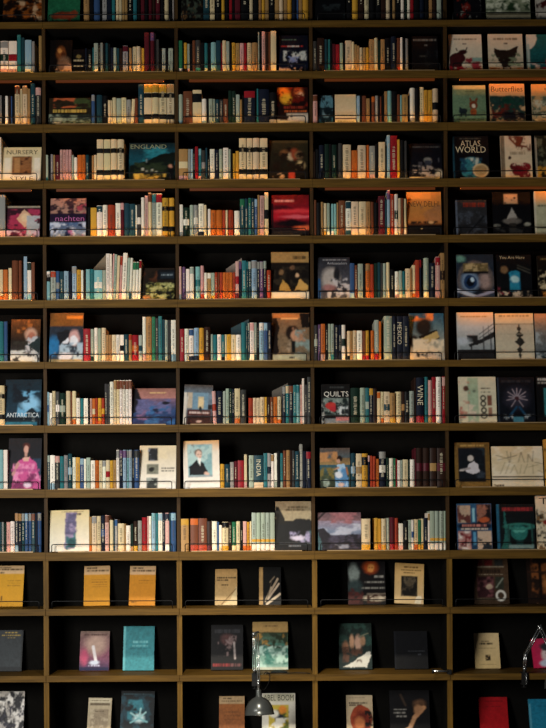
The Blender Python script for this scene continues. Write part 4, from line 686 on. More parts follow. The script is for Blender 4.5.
2 8 184 220 441.6 1.5|cream-framed cover with a man in a black coat, ninth shelf|G d8aa70 e8dcc8 .0 .25; G e8dcc8 e8e2d8 .25 1; R .13 .08 .8 .76 8ab4b8; R .13 .08 .3 .3 5a4a44; N .13 .08 .8 .76 b0ccc8 .56 4; E .42 .25 .12 .075 8a7a6a; E .44 .3 .085 .085 dcb8a4; R .4 .285 .43 .295 5a4034; R .47 .285 .5 .295 5a4034; L .45 .345 .49 .345 .012 a06a5c; P 0e1018 .16 .72 .16 .56 .26 .48 .37 .4 .44 .52 .5 .44 .6 .56 .68 .68 .6 .72; P e8e4dc .38 .38 .48 .38 .47 .54 .43 .46; E .64 .7 .08 .035 d8b09c; R .13 .73 .8 .77 9aa8ac; R .05 .86 .8 .875 a8a098
3 8 320 350 448.7 0|cover with a woman in a pale blue dress outdoors, ninth shelf|G 6a5a50 5a6a70 .0 .25; G 8a7050 a88a58 .25 .42; G 3a6a7c 4a5840 .42 .7; G 4a5840 2a3428 .7 1; N 0 .1 .6 .35 c08a58 .5 3; E .66 .26 .1 .07 241814; E .62 .33 .06 .06 c89a80; P a8c8e0 .58 .42 .8 .4 .86 .6 .92 .8 .94 1 .5 1 .52 .75 .6 .62; N .5 .5 .95 1 5a90c0 .55 5; L .62 .5 .4 .56 .06 c89a80; E .62 .68 .12 .08 e0e4ea .5; E .2 .88 .1 .1 a8b8a8 .5; L .88 .5 .92 .66 .06 b8784a; N 0 .5 .55 .8 8a7a40 .55 5; E .7 .93 .1 .05 d8b8a8 .5
4 8 455 490 443 0|gold-framed dark cover with a figure in white writing, ninth shelf|G 7a5c2c 8a6a34; R .1 .12 .87 .88 141a22; N .5 .12 .87 .5 2a3a42 .5 3; E .45 .36 .08 .07 c8c0b8; P d0ccd0 .38 .5 .55 .42 .68 .52 .7 .68 .5 .7 .3 .66; L .42 .58 .16 .62 .06 a8a0a0; N .5 .65 .85 .8 3a4450 .5 4; E .2 .63 .08 .02 c8c0b8; D .15 .05 .85 .085 b89858
4 8 492 543 447 0|wide cream cover with rough scribbled calligraphy, ninth shelf|G d8c49a e0d2b0; N 0 0 1 1 e8dcc0 .55 3; L .08 .22 .3 .3 .012 7a6a52; L .12 .34 .5 .22 .01 7a6a52; L .3 .12 .34 .4 .012 8a7a62; L .38 .15 .36 .4 .012 8a7a62; L .34 .28 .48 .24 .01 8a7a62; L .52 .4 .58 .15 .012 8a7a62; L .58 .15 .64 .4 .012 8a7a62; L .7 .4 .72 .2 .012 8a7a62; L .72 .2 .8 .38 .012 8a7a62; L .8 .38 .82 .12 .012 8a7a62; L .16 .68 .26 .4 .012 a4946f; L .26 .68 .34 .44 .012 a4946f; L .36 .66 .44 .46 .012 a4946f; L .44 .46 .5 .68 .012 a4946f; L .54 .68 .58 .46 .012 a4946f; L .62 .68 .7 .44 .012 a4946f; L .72 .52 .9 .46 .012 a4946f; L .8 .46 .8 .68 .012 a4946f; L .85 .4 1 .44 .012 8a7a62; L .9 .6 1 .66 .012 8a7a62; R 0 .74 1 .77 3a3226; L .04 .95 .1 .99 .03 2a2218; D .1 .94 .22 .99 2a2218
4 8 544.5 575 440 0|golden yellow cover sliver at right edge, ninth shelf|G c8923c c89a4a; N 0 .2 1 .9 7a5a2c .55 4; D .2 .1 .8 .15 3a2a14
1 9 46 89.5 511 1|large cream cover with a purple vertical panel, tenth shelf, second bay|G d8c690 ebe6d6; P a090b0 .4 .06 .68 .06 .62 .94 .36 .94; N .38 .06 .68 .6 6a6488 .56 4; N .4 .55 .66 .96 3a7a80 .5 4; E .55 .8 .1 .12 245a5c .6; D .3 .03 .86 .05 5a4a3a; D .68 .08 .8 .13 6a5a4a
2 9 275.4 312 502 0|cover with dark trees below a tan sky, tenth shelf, middle bay|G 9a8a6a a89a7c .0 .4; G 14161a 101116 .4 1; P 1a1814 0 .1 .1 .12 .22 .3 .28 .42 .4 .44 .4 .9 0 .9; E .7 .46 .24 .11 14161a; E .55 .5 .1 .08 14161a; E .92 .46 .1 .1 14161a; R 0 .46 1 .88 15171a; N .4 .62 .95 .84 a098b8 .5 4; E .62 .75 .2 .05 c8c0d4 .6; N .8 .6 1 .9 4a6a70 .6 5; D .35 .1 .9 .14 6a5a40; D .3 .16 .85 .2 6a5a40; R .1 .85 1 .87 6a7078; D .36 .9 .7 .92 8a9098
3 9 318 361 513 0|wide cover with grey clouds over dark hills, tenth shelf|G 6a5058 8a6a70 .0 .22; G 9a8a9c 7a88a0 .22 .5; G 7a88a0 4a4a5c .5 .7; G 2c2c38 1e2028 .7 1; N .3 0 .9 .3 a06a70 .55 3; N 0 .3 1 .6 b0b4c4 .5 3; P 2a2832 0 .44 .12 .42 .3 .6 .5 .66 .8 .58 1 .6 1 1 0 1; N .1 .6 1 .95 4a4658 .52 6; P 4a6a70 0 .5 .1 .8 .08 1 0 1; N .4 .85 .7 .95 8a90a0 .5 5; L 0 .18 .16 0 .05 2a1c20
4 9 457 492 504 0|blue cover with four bright picture panels, tenth shelf, far right|G 2a5a80 1e4668; R .03 .04 .4 .42 b8a088; N .03 .04 .4 .42 6a3a34 .5 5; R .58 .02 .98 .44 9a6a58; N .58 .02 .98 .44 1e1a20 .5 4; E .78 .36 .15 .06 b85a34; E .5 .5 .5 .08 182034; D .15 .45 .85 .5 d88a7a; D .12 .53 .88 .57 d8c8b8; R .03 .6 .4 1 b07a74; N .03 .6 .4 1 d8d0c8 .5 4; N .1 .62 .4 .95 7a2028 .58 4; R .58 .6 .98 1 c8b098; N .6 .75 .98 1 26303a .55 5; R .45 .1 .52 .4 8ac0d0; R .46 .62 .54 .9 5a9ac0
4 9 497 535 504.5 0|black cover with teal heart-shaped vase and red title, tenth shelf|G 10161a 101a1c; R 0 0 .07 1 2a6a88; P 2a6a64 .18 .1 .22 .1 .28 .7 .4 1 .1 1 .2 .7; E .58 .62 .22 .17 2c7c74; E .52 .58 .08 .06 5ab0a0 .6; E .66 .58 .08 .06 5ab0a0 .6; O .6 .5 .32 .06 .04 3a8478; R .28 .46 .33 1 2a5a54; R .9 .46 .94 1 2a5a54; R .3 .9 .95 .98 7a9a98; D .16 .08 .95 .16 a03438; R .5 .8 .68 .9 1c4a48
4 9 536.5 575 494.5 0|cream cover starting TI with little drawings, cut by right edge, tenth shelf|G d8ccb0 d4c8a8; N 0 .25 1 1 3a3a34 .6 8; N 0 .3 1 1 8a6a44 .66 7; E .3 .5 .12 .06 8a2a24; R .1 .68 .9 .72 8a8470; T TI .25 .1 .3 .12 2a2418
0 10 -4 23 566.5 0|golden yellow paperback at left edge of the eleventh shelf|G c8941c d89a1e; R 0 0 1 .2 d8b486; D .1 .03 .5 .06 3a2c14; D .1 .08 .95 .12 4a3a1c; D .1 .16 .25 .2 5a4a2c; D .4 .36 .9 .38 a87a14; D .4 .42 .9 .44 a87a14; D .4 .48 .9 .5 a87a14; R .18 .75 .24 .86 8a6210
1 10 84 109.8 567 1|golden yellow paperback, left one of two on the eleventh shelf's second bay|G c88a1c d08e1c; R 0 0 1 .22 d0aa7c; D .1 .04 .5 .07 3a2c14; D .1 .1 .95 .14 4a3a1c; D .3 .34 .9 .36 a06a14; D .3 .4 .9 .42 a06a14; D .3 .46 .9 .48 a06a14; D .3 .52 .9 .54 a06a14
1 10 129 155 567 -.5|golden yellow paperback, right one of two on the eleventh shelf's second bay|G c8861c cc841c; R 0 0 1 .22 d2ac80; D .1 .04 .5 .07 3a2c14; D .1 .1 .95 .14 4a3a1c; D .35 .36 .9 .38 a06a14; D .35 .42 .9 .44 a06a14; D .1 .9 .3 .94 8a5a10
2 10 215 237 570 0|small tan cover with black title and curved page, eleventh shelf|G b89058 c8a874; D .08 .22 .95 .27 2a2014; D .08 .29 .6 .33 2a2014; D .3 .42 .6 .46 4a3a20; P d8c090 .95 .5 1 .5 1 1 .3 1 .7 .85; L .3 .98 .95 .55 .03 8a683c
2 10 259 281 568 0|dark cover with pale curled feathers, eleventh shelf, middle bay|G 100f0e 121110; R 0 0 .18 1 b8925c; L .3 .9 .55 .55 .08 b8a488; L .4 .85 .9 .45 .08 c0aa90; L .45 .72 .85 .32 .09 b09a80; L .35 .98 .95 .72 .09 d0bca0; L .5 .4 .7 .26 .05 8a7862; L .3 .95 .6 .35 .03 5a4a3a
3 10 348 385.6 562 0|dark cover with two painted faces and white title lines, eleventh shelf|G 181416 141010; E .16 .3 .14 .24 8a9690 .5; E .2 .6 .2 .16 3a4a4a .6; E .62 .14 .2 .15 a8481c .6; E .62 .16 .09 .09 d8904a .5; R .57 .14 .6 .16 5a2410; R .64 .14 .67 .16 5a2410; D .44 .46 .97 .505 a8a49a; D .36 .6 .97 .645 a8a49a; D .7 .33 .95 .38 a8a49a; R .5 .74 1 .77 8a7a6a; E .7 .85 .3 .08 c8b8a0 .6; N .5 .78 1 .98 4a2c20 .5 6; N 0 .6 .4 1 5a2c28 .5 4
3 10 394 423 565 -3|tan cover with a dark framed portrait, tilted, eleventh shelf|G d8ac68 e0c08c; R .22 .32 .78 .82 2a2620; E .5 .48 .15 .1 5a5244 .6; N .22 .32 .78 .82 6a5c48 .58 5; D .3 .08 .8 .11 6a4a20; D .2 .15 .9 .18 8a6a38; D .3 .22 .7 .25 8a6a38; P f0e0c0 .75 .82 .92 .8 .9 1 .7 1
4 10 474 509 559.5 0|maroon and tan cover with grid of pictures and white ring, eleventh shelf|G 5c4430 4a3828; R .06 .02 .28 .16 5a1c1c; R .32 .02 .56 .16 6a2020; R .62 .02 .86 .16 3a3a38; R .06 .17 .88 .19 b8a890; R .1 .4 .58 .86 3a1c20; N .1 .4 .58 .86 7a4a4c .5 4; E .45 .62 .1 .06 b8a088; R .62 .4 .86 .68 3a3c30; L .64 .64 .84 .44 .04 8a9080; D .2 .24 .78 .32 2a1c14; D .15 .34 .85 .36 b8a890; O .76 .82 .12 .1 .05 d8d4c8; R .08 .88 .6 .9 8a7a60
4 10 528 566 558 0|dark brown cover with orange interior scene, cut by right edge, eleventh shelf|G 241812 2a1a12; N .1 0 1 1 8a5028 .52 4; E .6 .6 .2 .2 a86a34 .7; R .3 .1 .38 .9 1c120c; R .5 .3 .56 1 1c120c; R 0 .3 1 .34 3a2216
0 11 -4 22 631 0|dark grey hardback with small gold title, twelfth shelf, far left|G 2e3438 3a4246; D .3 .05 .8 .08 b89a44; D .15 .11 .9 .14 b89a44; D .4 .18 .7 .2 b89a44; R 0 .9 1 1 22282c; R .95 0 1 1 1a1c1e
1 11 79.5 109 632 0|pink and purple cover with a glowing pale figure, twelfth shelf|G 80685c 9a5a70 .0 .6; G 9a5a70 2a2858 .6 1; E .55 .35 .35 .25 c0a090 .8; L .45 .4 .55 .75 .1 e8e0e0; E .5 .8 .16 .06 d0d8e8 .6; E .15 .65 .14 .2 c05070 .8; D .1 .08 .9 .12 5a3a34; R 0 .92 1 1 22204a; D .3 .86 .7 .9 c8c8e0
1 11 123 154 627 0|plain aqua blue book with faint embossed title, twelfth shelf|G 338890 3f959e; R 0 0 .07 1 6abac0; D .3 .33 .8 .38 7ac4c8; D .3 .42 .8 .46 7ac4c8; D .2 .5 .9 .52 2c7a84
2 11 211 243 625.6 0|black cover with a red title below a pale figure, twelfth shelf|G 100f11 121012; D .1 .1 .9 .18 3a3a3e; E .5 .32 .2 .12 5a3a38 .6; N .2 .25 .8 .7 8a7472 .6 6; L .72 .4 .75 .75 .06 a89c98; D .05 .86 .6 .92 a03a38; D .62 .86 .95 .92 8a5a58
2 11 252.5 288 622.5 0|cover with a pale green garden pond painting behind the lamp, twelfth shelf|G b8965c b08c52 .0 .22; G 3a4a2c 6a9a88 .22 .6; G 6a9a88 9ac0b0 .6 1; D .3 .07 .7 .1 6a5030; N 0 .22 1 .55 2c3a22 .45 5; N 0 .25 1 .5 b88a40 .62 5; N .1 .5 1 1 b8d8c8 .52 4; N .1 .45 1 .9 4a8a7a .6 5; R 0 .95 1 1 c8c8b0
3 11 339 372 624 0|cover with pale draped figures against dark teal trees, twelfth shelf|G 24342c 2a3a38; N 0 0 1 .5 3a5a50 .5 4; E .4 .4 .07 .16 c89a78 .5; E .58 .42 .1 .16 c8a088 .5; E .2 .5 .1 .12 a8785a .6; E .72 .38 .08 .1 b08868 .6; P dcd8c8 .1 .95 .4 .86 .75 .68 .95 .6 .98 .72 .85 .96; N .1 .5 .7 .85 6a4a3a .56 5; L .6 .3 .9 .22 .03 8a8a70
3 11 394.6 428 632 0|plain black book with faint grey title, twelfth shelf, fourth bay|G 121317 101115; D .4 .52 .9 .55 4a4e54; D .7 .6 .8 .64 4a4e54; R 0 0 .05 1 1e2026
4 11 475 500 634 0|small cream cover with a dark square emblem, twelfth shelf, far right|G d8be8e d4b880; D .3 .22 .6 .25 6a5434; D .2 .28 .75 .33 3a2c18; D .15 .42 .85 .44 8a7248; R .42 .62 .62 .78 3a2e1e; N .42 .62 .62 .78 b89a6a .6 12; D .15 .88 .85 .9 8a7248
4 11 533.5 566 640 3|bright pink cover with a child's pale face, twelfth shelf, right edge|G b82a50 d02a58; E .55 .55 .28 .3 d8c0c0 .3; E .55 .3 .3 .16 3a3a44 .4; E .45 .52 .05 .03 2a2030; E .66 .52 .05 .03 2a2030; E .55 .72 .1 .03 a84a58; E .4 .85 .2 .12 c8d0e0 .5; R 0 0 .1 1 c82450
0 12 -4 23.5 692 0|black and white floral cover, bottom left corner of the photo|G c8c0b4 b8b4b0; N 0 0 1 1 14141c .46 4; N 0 0 1 1 e8e4dc .58 4; N 0 .3 1 1 3a3848 .62 6
1 12 87 110.5 699 -1|small cream book with pale brown engraving, lowest shelf, second bay|G c8b898 b8a684; R .06 .03 .94 .12 d8ccac; D .1 .06 .9 .09 6a5a40; R .08 .14 .92 .2 7a6a50; R .12 .3 .88 .95 a8967a; N .12 .3 .88 .95 c8b89a .5 4; D .3 .34 .7 .37 6a5a40
1 12 120 153.5 692 -1|black cover with glowing blue-white flower, lowest shelf, second bay|G 0c1418 0c1c22; N 0 .1 1 .9 1e4a58 .5 4; N .2 .2 .8 .7 3a8a98 .56 4; E .55 .62 .16 .1 d0ecec .7; L .55 .62 .3 .5 .05 a8d8d8; L .55 .62 .75 .48 .05 a8d8d8; L .55 .62 .6 .4 .05 a8d8d8; L .55 .62 .3 .72 .05 8ac8cc; L .55 .62 .8 .7 .05 8ac8cc; D .05 .06 .95 .09 4a6a74
2 12 219 244.5 697 0|orange-brown paperback with cream header, lowest shelf left of the lamp shade|G a0602a 98582a; R 0 0 1 .2 b89a70; D .15 .05 .5 .08 3a2c14; D .1 .11 .9 .14 4a3a1c; D .2 .4 .85 .42 7a4820; D .2 .5 .85 .52 7a4820; D .2 .6 .85 .62 7a4820
2 12 262 295.5 694 0|white magazine headed ABEL BOOM with yellow picture behind lamp shade|G d8d4c4 dcd8c8; R .04 .02 .96 .2 c8c4a8; R .2 .28 .8 1 c8b040; N .2 .28 .8 1 5a6a28 .55 4; E .52 .62 .14 .12 1c2838; E .36 .5 .14 .1 e0dccc .5; E .62 .4 .12 .1 d8842c .6; N .2 .6 .8 1 e8e4d4 .56 4; T ABEL~BOOM .5 .11 .9 .14 2a2824
3 12 346.7 373 696 0|cream cover with a large orange-red disc, lowest shelf, fourth bay|G c8b492 c4ac88; D .1 .06 .7 .08 7a6a50; D .1 .18 .8 .22 2a2018; D .1 .24 .6 .28 2a2018; E .55 .62 .42 .36 a8482a; E .6 .68 .3 .26 7a2a1c .5; E .5 .72 .2 .16 c87848 .6; N .7 .4 1 .8 1c1814 .5 5
3 12 390 430 691 0|black cover with a bare outstretched arm, lowest shelf, fourth bay|G 121114 121114; E .75 .34 .16 .12 6a4a34 .6; L .85 .4 .62 .62 .12 b8845c; L .62 .62 .5 .85 .11 c09068; L .5 .85 .2 1 .1 c8a080; E .72 .44 .12 .1 b0805a .5; L .28 .1 .4 .35 .05 4a3a2e; D .1 .42 .42 .45 a8a49c; D .1 .5 .4 .53 a8a49c; D .15 .58 .42 .61 a8a49c
4 12 480 508.5 698 0|plain bright red book, lowest shelf, far right bay|G a8141c b8141c; D .2 .1 .85 .13 7a0c14; D .2 .25 .8 .28 8a1018
4 12 530 566 700 0|plain bright blue book at bottom right, lowest shelf|G 1f7ea0 2288aa; R 0 .14 .05 1 5aa8c0; D .2 .2 .9 .22 1a6a88; D .2 .1 .9 .12 1a6a88
'''
for ci, line in enumerate(COV.strip().split('\n')):
    hd, lab, art = line.split('|')
    bay, row, x0, x1, top, tilt = hd.split()
    row = int(row); bay = int(bay); x0, x1, top, tilt = map(float, (x0, x1, top, tilt))
    low = row >= 10
    h_est = (TOPS[row] - top) * S
    t = random.uniform(.012, .02) if not low else .015
    lean = R(11) if not low else R(15)
    dep = .05 if not low else .2
    yb = dep + t
    zb = ZT[row] + .0007
    pxc = (x0 + x1) / 2
    wzt = (-(pxc - CX) * sr + (H - top) * cr) * S
    h = (wzt * (D + dep) - (zb - CAMZ) * D) / (math.cos(lean) * D - wzt * math.sin(lean))
    if row < 1: pass
    xm0, _ = W(x0, (top + TOPS[row]) / 2, dep + .02); xm1, _ = W(x1, (top + TOPS[row]) / 2, dep + .02)
    uq = UW if low else UU_ + .004
    xm0 = max(xm0, UX[bay] + uq + .001); xm1 = min(xm1, UX[bay + 1] - uq - .001)
    w = xm1 - xm0
    zmax = (ZB[row - 1] if row else ZTOP) - .004
    h = min(h, (zmax - zb) / math.cos(lean))
    if low:      # leans on the back panel
        h = min(h, .26); lean = math.asin(min(.35, (DEPTH - .012 - yb) / h))
        h = (wzt * (D + dep) - (zb - CAMZ) * D) / (math.cos(lean) * D - wzt * math.sin(lean))
    rt = Matrix.Rotation(-R(tilt), 4, 'Y') @ Matrix.Rotation(-lean, 4, 'X')
    zl = min((rt @ Vector((sx * w / 2, sy, 0))).z for sx in (-1, 1) for sy in (0, -t))
    root = empty('book', ((xm0 + xm1) / 2, yb, zb - zl), lab, 'book', 'books shown face out', rt.to_euler())
    mb = MB(); ct = .0018
    img, texts = paint(art, ci + 1)
    edge = [float(q) for q in img[NY // 2, 0]]
    edge = [q * .9 for q in edge]
    # front board with artwork; painted in: strip glow on some tops, one corner shadow
    v = [((u - .5) * w, -t, (1 - vv) * h) for u, vv in zip(UU.ravel(), VV.ravel())]
    f = []
    for j in range(NY):
        for i in range(NX):
            a = j * (NX + 1) + i
            f.append((a + NX + 1, a + NX + 2, a + 1, a))
    mb.v = v; mb.f = f; mb.m = [0] * len(f); mb.c = [tuple(c) for c in img.reshape(-1, 3)]
    # its thickness, the spine on the left and the back board
    def slab(xa, xb, ya, yb_):
        mb.box(xa, xb, ya, yb_, 0, h, 0, edge)
    o = len(mb.v)
    mb.box(-w / 2, w / 2, -t + .00015, -t + ct, 0, h, 0, edge)
    mb.box(-w / 2, -w / 2 + ct, -t + ct, -ct, 0, h, 0, edge)
    mb.box(-w / 2, w / 2, -ct, 0, 0, h, 0, edge)
    cov = mb.obj('cover', M['jacket'], root)
    MB().box(-w / 2 + ct + .0002, w / 2 - .002, -t + ct + .0002, -ct - .0002, .002, h - .002).obj('page_block', M['paper'], root)
    for s, cx, cy, tw, th_, c in texts:
        vv, ff, gw, gh = text_geo(s)
        kx, kz = tw * w / gw, th_ * h / gh
        mb = MB(); mb.add([((cx - .5) * w + q[0] * kx, -t - .0005, (1 - cy) * h + q[1] * kz) for q in vv], ff, 0, lin(c))
        mb.obj('title', M['jacket'], cov)

# ------------------------------------------------------------------ lamps clamped to the twelfth shelf
ZS = ZT[11]


def P3(px, py, dep): x, z = W(px, py, dep); return Vector((x, dep, z))


def lathe(mb, org, axis, prof, n=28, mi=0):
    axis = axis.normalized(); a = Vector((0, 1, 0)) if abs(axis.y) < .8 else Vector((1, 0, 0))
    u = axis.cross(a).normalized(); w_ = axis.cross(u)
    v = []; f = []
    for r, z in prof:
        for k in range(n):
            t = 2 * math.pi * k / n
            v.append(org + axis * z + (u * math.cos(t) + w_ * math.sin(t)) * r)
    for i in range(len(prof) - 1):
        for k in range(n):
            f.append((i * n + k, i * n + (k + 1) % n, (i + 1) * n + (k + 1) % n, (i + 1) * n + k))
    mb.add(v, f, mi)


def rods(name, root, a, b, gap, r=.0035, mat='chrome', n=2):
    d = (b - a).normalized(); s = d.cross(Vector((0, 1, 0))).normalized() * gap
    for k in ((-1, 1) if n == 2 else (0,)):
        MB().tube([a + s * k - root.location, b + s * k - root.location], r, 8).obj(name, M[mat], root, True)


def clamp(root, p):      # p: point on shelf front edge
    mb = MB(); q = p - root.location
    mb.box(q.x - .016, q.x + .016, -.006 - p.y + q.y, .04 - p.y + q.y, q.z + .0008, q.z + .006)
    mb.box(q.x - .016, q.x + .016, -.007 - p.y + q.y, -.001 - p.y + q.y, q.z - .05, q.z + .006)
    mb.box(q.x - .016, q.x + .016, -.007 - p.y + q.y, .03 - p.y + q.y, q.z - .056, q.z - .05)
    mb.tube([(q.x, .014 - p.y + q.y, q.z - .07), (q.x, .014 - p.y + q.y, q.z - .033)], .004, 8)
    mb.tube([(q.x - .012, .014 - p.y + q.y, q.z - .07), (q.x + .012, .014 - p.y + q.y, q.z - .07)], .003, 8)
    mb.tube([(q.x, .0 - p.y + q.y, q.z + .006), (q.x, .0 - p.y + q.y, q.z + .022)], .009, 12)
    return mb.obj('clamp', M['cable'], root)


def knob(root, p, r=.008):
    q = p - root.location
    MB().tube([q + Vector((0, -.014, 0)), q + Vector((0, .014, 0))], r, 14).obj('joint_knob', M['chrome'], root, True)


def spring(root, a, b, r=.004):
    a = a - root.location; b = b - root.location
    d = (b - a); u = d.normalized().cross(Vector((0, 1, 0))).normalized(); w_ = Vector((0, 1, 0))
    pts = [a + d * (k / 90) + (u * math.cos(k * .9) + w_ * math.sin(k * .9)) * r for k in range(91)]
    MB().tube(pts, .0009, 5).obj('spring', M['chrome'], root, True)


# desk lamp whose shade hangs before the lowest shelf
px = 256
base = P3(255, 675.7, 0); base.z = ZS
lamp = empty('clamp_lamp', base, 'grey metal arm lamp with dome shade hanging in front of the twelfth shelf', 'lamp')
clamp(lamp, base)
e0 = P3(254.5, 671, -.012)
top = P3(253.8, 634, -.03)
rods('lower_arm', lamp, e0, top, .0045, .0026)
knob(lamp, e0 + Vector((0, 0, .004))); knob(lamp, top, .009)
neck = P3(258.5, 684, -.16)
rods('upper_arm', lamp, top + Vector((.018, -.012, 0)), neck + Vector((.001, 0, .02)), .0045, .0026)
MB().tube([top - lamp.location + Vector((-.008, -.006, .004)), top - lamp.location + Vector((.026, -.01, .012))], .0045, 8).obj('bracket', M['cable'], lamp)
spring(lamp, e0 + Vector((-.003, -.01, .03)), e0 + (top - e0) * .55 + Vector((-.003, -.01, 0)))
cap = P3(258.5, 692, -.16); rim = P3(259.5, 714, -.16)
ax = (rim - cap); ax = Vector((ax.x, -.012, ax.z)).normalized()
mb = MB()
prof = [(.0, 0), (.012, 0), (.0135, .004), (.0135, .03), (.017, .036), (.034, .044), (.05, .058), (.062, .078), (.069, .1), (.0715, .12), (.0735, .121),
        (.0725, .123), (.07, .121), (.067, .1), (.06, .079), (.048, .06), (.032, .047), (.015, .04), (.0, .04)]
lathe(mb, cap - Vector((0, 0, -.012)) - lamp.location, ax, prof, 36)
shade = mb.obj('lamp_shade', M['steel'], lamp, True)
mb = MB(); lathe(mb, cap - lamp.location, ax, [(0, .055), (.012, .055), (.013, .07), (.024, .085), (.027, .1), (.02, .113), (0, .118)], 20)
mb.obj('bulb', M['bulb'], shade, True)
knob(lamp, neck + Vector((0, 0, .015)), .008)
mb = MB(); mb.tube([neck + Vector((0, 0, .024)) - lamp.location, cap + Vector((0, 0, .012)) - lamp.location], .007, 10); mb.obj('neck', M['chrome'], lamp, True)
pts = [neck + Vector((.006, .0, .01)), P3(263, 690, -.13), P3(268, 684, -.08), P3(270, 676, -.03), P3(267, 672, .0), P3(264, 674, .005)]
pts = [p - lamp.location for p in pts]
fine = []
for i in range(len(pts) - 1):
    p0, p1, p2, p3 = pts[max(i - 1, 0)], pts[i], pts[i + 1], pts[min(i + 2, len(pts) - 1)]
    for k in range(6):
        t = k / 6
        fine.append(.5 * ((2 * p1) + (p2 - p0) * t + (2 * p0 - 5 * p1 + 4 * p2 - p3) * t * t + (3 * p1 - p0 - 3 * p2 + p3) * t ** 3))
fine.append(pts[-1])
MB().tube(fine, .0022, 6).obj('cable', M['cable'], lamp, True)
zc = ZS + .0026
cb = [(266, .03), (272, .05), (280, .06), (288, .045), (296, .06), (306, .05), (311, .02)]
cpts = []
for i in range(len(cb) - 1):
    for k in range(5):
        a, bq = cb[i], cb[i + 1]; t = k / 5; t = t * t * (3 - 2 * t)
        dpt = a[1] + (bq[1] - a[1]) * t
        cpts.append(Vector((W(a[0] + (bq[0] - a[0]) * k / 5, 672, dpt)[0], dpt, zc)) - lamp.location)
MB().tube(cpts, .0025, 6).obj('cable', M['cable'], lamp, True)

# round dark disc read as the lamp's base, on the shelf behind the lamp
fx, fz = W(279, 672, .1)
mb = MB(); lathe(mb, Vector((0, 0, 0)), Vector((0, 0, 1)), [(0, 0), (.042, 0), (.043, .003), (.041, .006), (.01, .008), (0, .008)], 28)
o = mb.obj('round_base', M['cable'], None, True); o.location = (fx, .1, ZS + .0005)
tag(o, 'small black round base lying on shelf below the pond painting', 'base')

# second lamp at the right edge
base = P3(524.5, 674, 0); base.z = ZS
lamp2 = empty('clamp_lamp', base, 'chrome folding arm lamp clamped at right edge of the twelfth shelf', 'lamp')
clamp(lamp2, base)
e0 = base + Vector((0, 0, .02)); elbow = P3(525.5, 655, -.03); apex = P3(540, 628, -.06); end = P3(556, 662, -.12)
rods('lower_arm', lamp2, e0, elbow, .005, .004); knob(lamp2, elbow, .008)
rods('middle_arm', lamp2, elbow, apex, .006, .0035); knob(lamp2, apex, .01); knob(lamp2, e0 + Vector((0, 0, .004)))
rods('upper_arm', lamp2, apex + Vector((0, -.01, 0)), end, .006, .0035)
MB().tube([apex - lamp2.location + Vector((-.012, 0, .012)), apex - lamp2.location + Vector((.012, 0, -.002))], .004, 8).obj('bracket', M['chrome'], lamp2, True)
MB().tube([apex - lamp2.location + Vector((.006, 0, .016)), apex - lamp2.location + Vector((-.008, 0, -.006))], .004, 8).obj('bracket', M['chrome'], lamp2, True)
spring(lamp2, elbow + Vector((.0, -.01, .01)), elbow + (apex - elbow) * .6 + Vector((0, -.01, 0)))
cap = end - Vector((0, 0, .0))
mb = MB(); lathe(mb, cap - lamp2.location, Vector((.1, -.1, -1)), prof, 36); mb.obj('lamp_shade', M['steel'], lamp2, True)
# hanging chain of the clamp
a = P3(526.3, 674, -.016)
for k in range(7):
    mb = MB(); c = Vector((.0008 * (k % 2), 0, -.008 * k)) + a - lamp2.location
    pts = [c + Vector((math.cos(t) * .0032 * (1 if k % 2 else .25), math.sin(t) * .0032 * (.25 if k % 2 else 1), math.cos(t) * 0 + math.sin(t + 1.5708 * (1 - k % 2)) * .0)) for t in [0]]
    ring = [c + (Vector((math.cos(t) * .0034, 0, math.sin(t) * .0055)) if k % 2 else Vector((0, math.cos(t) * .0034, math.sin(t) * .0055)))
            for t in [2 * math.pi * q / 12 for q in range(13)]]
    mb.tube(ring, .0011, 5, cap=False); mb.obj('chain_link', M['chrome'], lamp2, True)

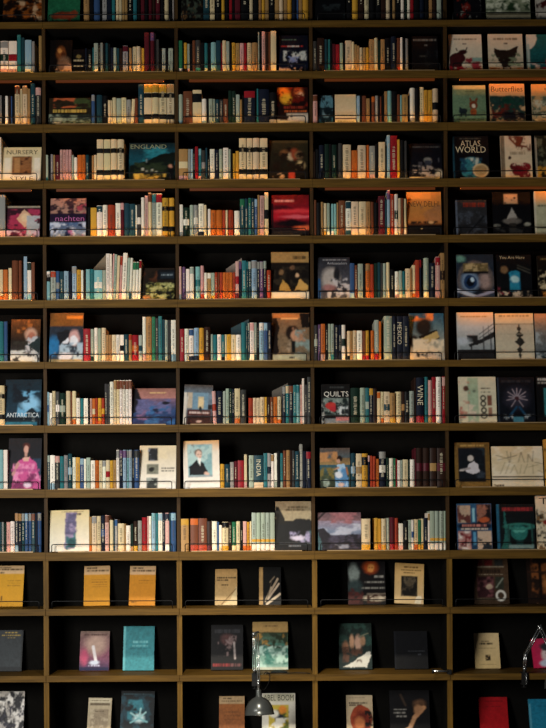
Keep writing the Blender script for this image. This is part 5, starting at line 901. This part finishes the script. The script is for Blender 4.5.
# bare clamp bar at the upright between fourth and far right bays
base = P3(446, 674, 0); base.z = ZS
bar = empty('clamp_bar', base, 'small chrome clamp bar at the upright of the twelfth shelf', 'clamp')
q = P3(433, 671, -.03) - base; q2 = P3(449, 671.5, -.012) - base
MB().tube([q, q2], .006, 10).obj('rod', M['chrome'], bar, True)
MB().tube([q + Vector((0, 0, -.012)), q + Vector((0, 0, .01))], .006, 10).obj('end_knob', M['cable'], bar, True)
MB().box(q2.x - .008, q2.x + .012, q2.y - .006, .012, q2.z - .014, q2.z + .008).obj('jaw', M['cable'], bar)

# ------------------------------------------------------------------ light
def area(name, loc, target, size, energy, col, spread=180):
    l = bpy.data.lights.new(name, 'AREA'); l.energy = energy; l.color = col; l.shape = 'RECTANGLE'
    l.size, l.size_y = size; l.spread = R(spread)
    o = bpy.data.objects.new(name, l); COL.objects.link(o); o.location = loc
    o.rotation_euler = (Vector(target) - Vector(loc)).to_track_quat('-Z', 'Y').to_euler()
    return o


area('window_daylight', (-1.9, -3.4, 1.6), (-.4, 0, 1.55), (.9, 1.2), 69, (1, .97, .92), 128)
sp = bpy.data.lights.new('ceiling_spot', 'SPOT'); sp.energy = 400; sp.color = (1, .9, .74); sp.spot_size = R(40); sp.spot_blend = 1; sp.shadow_soft_size = .12
so = bpy.data.objects.new('ceiling_spot', sp); COL.objects.link(so); so.location = (-.25, -2.3, 3.3)
so.rotation_euler = (Vector((-.15, .05, .42)) - so.location).to_track_quat('-Z', 'Y').to_euler()
wd = bpy.data.worlds.new('World'); scene.world = wd; wd.use_nodes = True
wd.node_tree.nodes['Background'].inputs['Color'].default_value = (.55, .7, 1, 1)
wd.node_tree.nodes['Background'].inputs['Strength'].default_value = .02

# ------------------------------------------------------------------ camera
cam = bpy.data.cameras.new('Camera'); co = bpy.data.objects.new('Camera', cam); COL.objects.link(co)
cam.sensor_fit = 'VERTICAL'; cam.sensor_height = 36; cam.sensor_width = 27
cam.lens = D / S / 728 * 36
cam.shift_y = (H - 364) / 728
co.matrix_world = Matrix.Translation((0, -D, CAMZ)) @ Matrix.Rotation(R(90), 4, 'X') @ Matrix.Rotation(-ROLL, 4, 'Z')
scene.camera = co
vs = scene.view_settings
vs.view_transform = 'Standard'; vs.look = 'None'; vs.exposure = 0; vs.gamma = 1; vs.use_curve_mapping = False
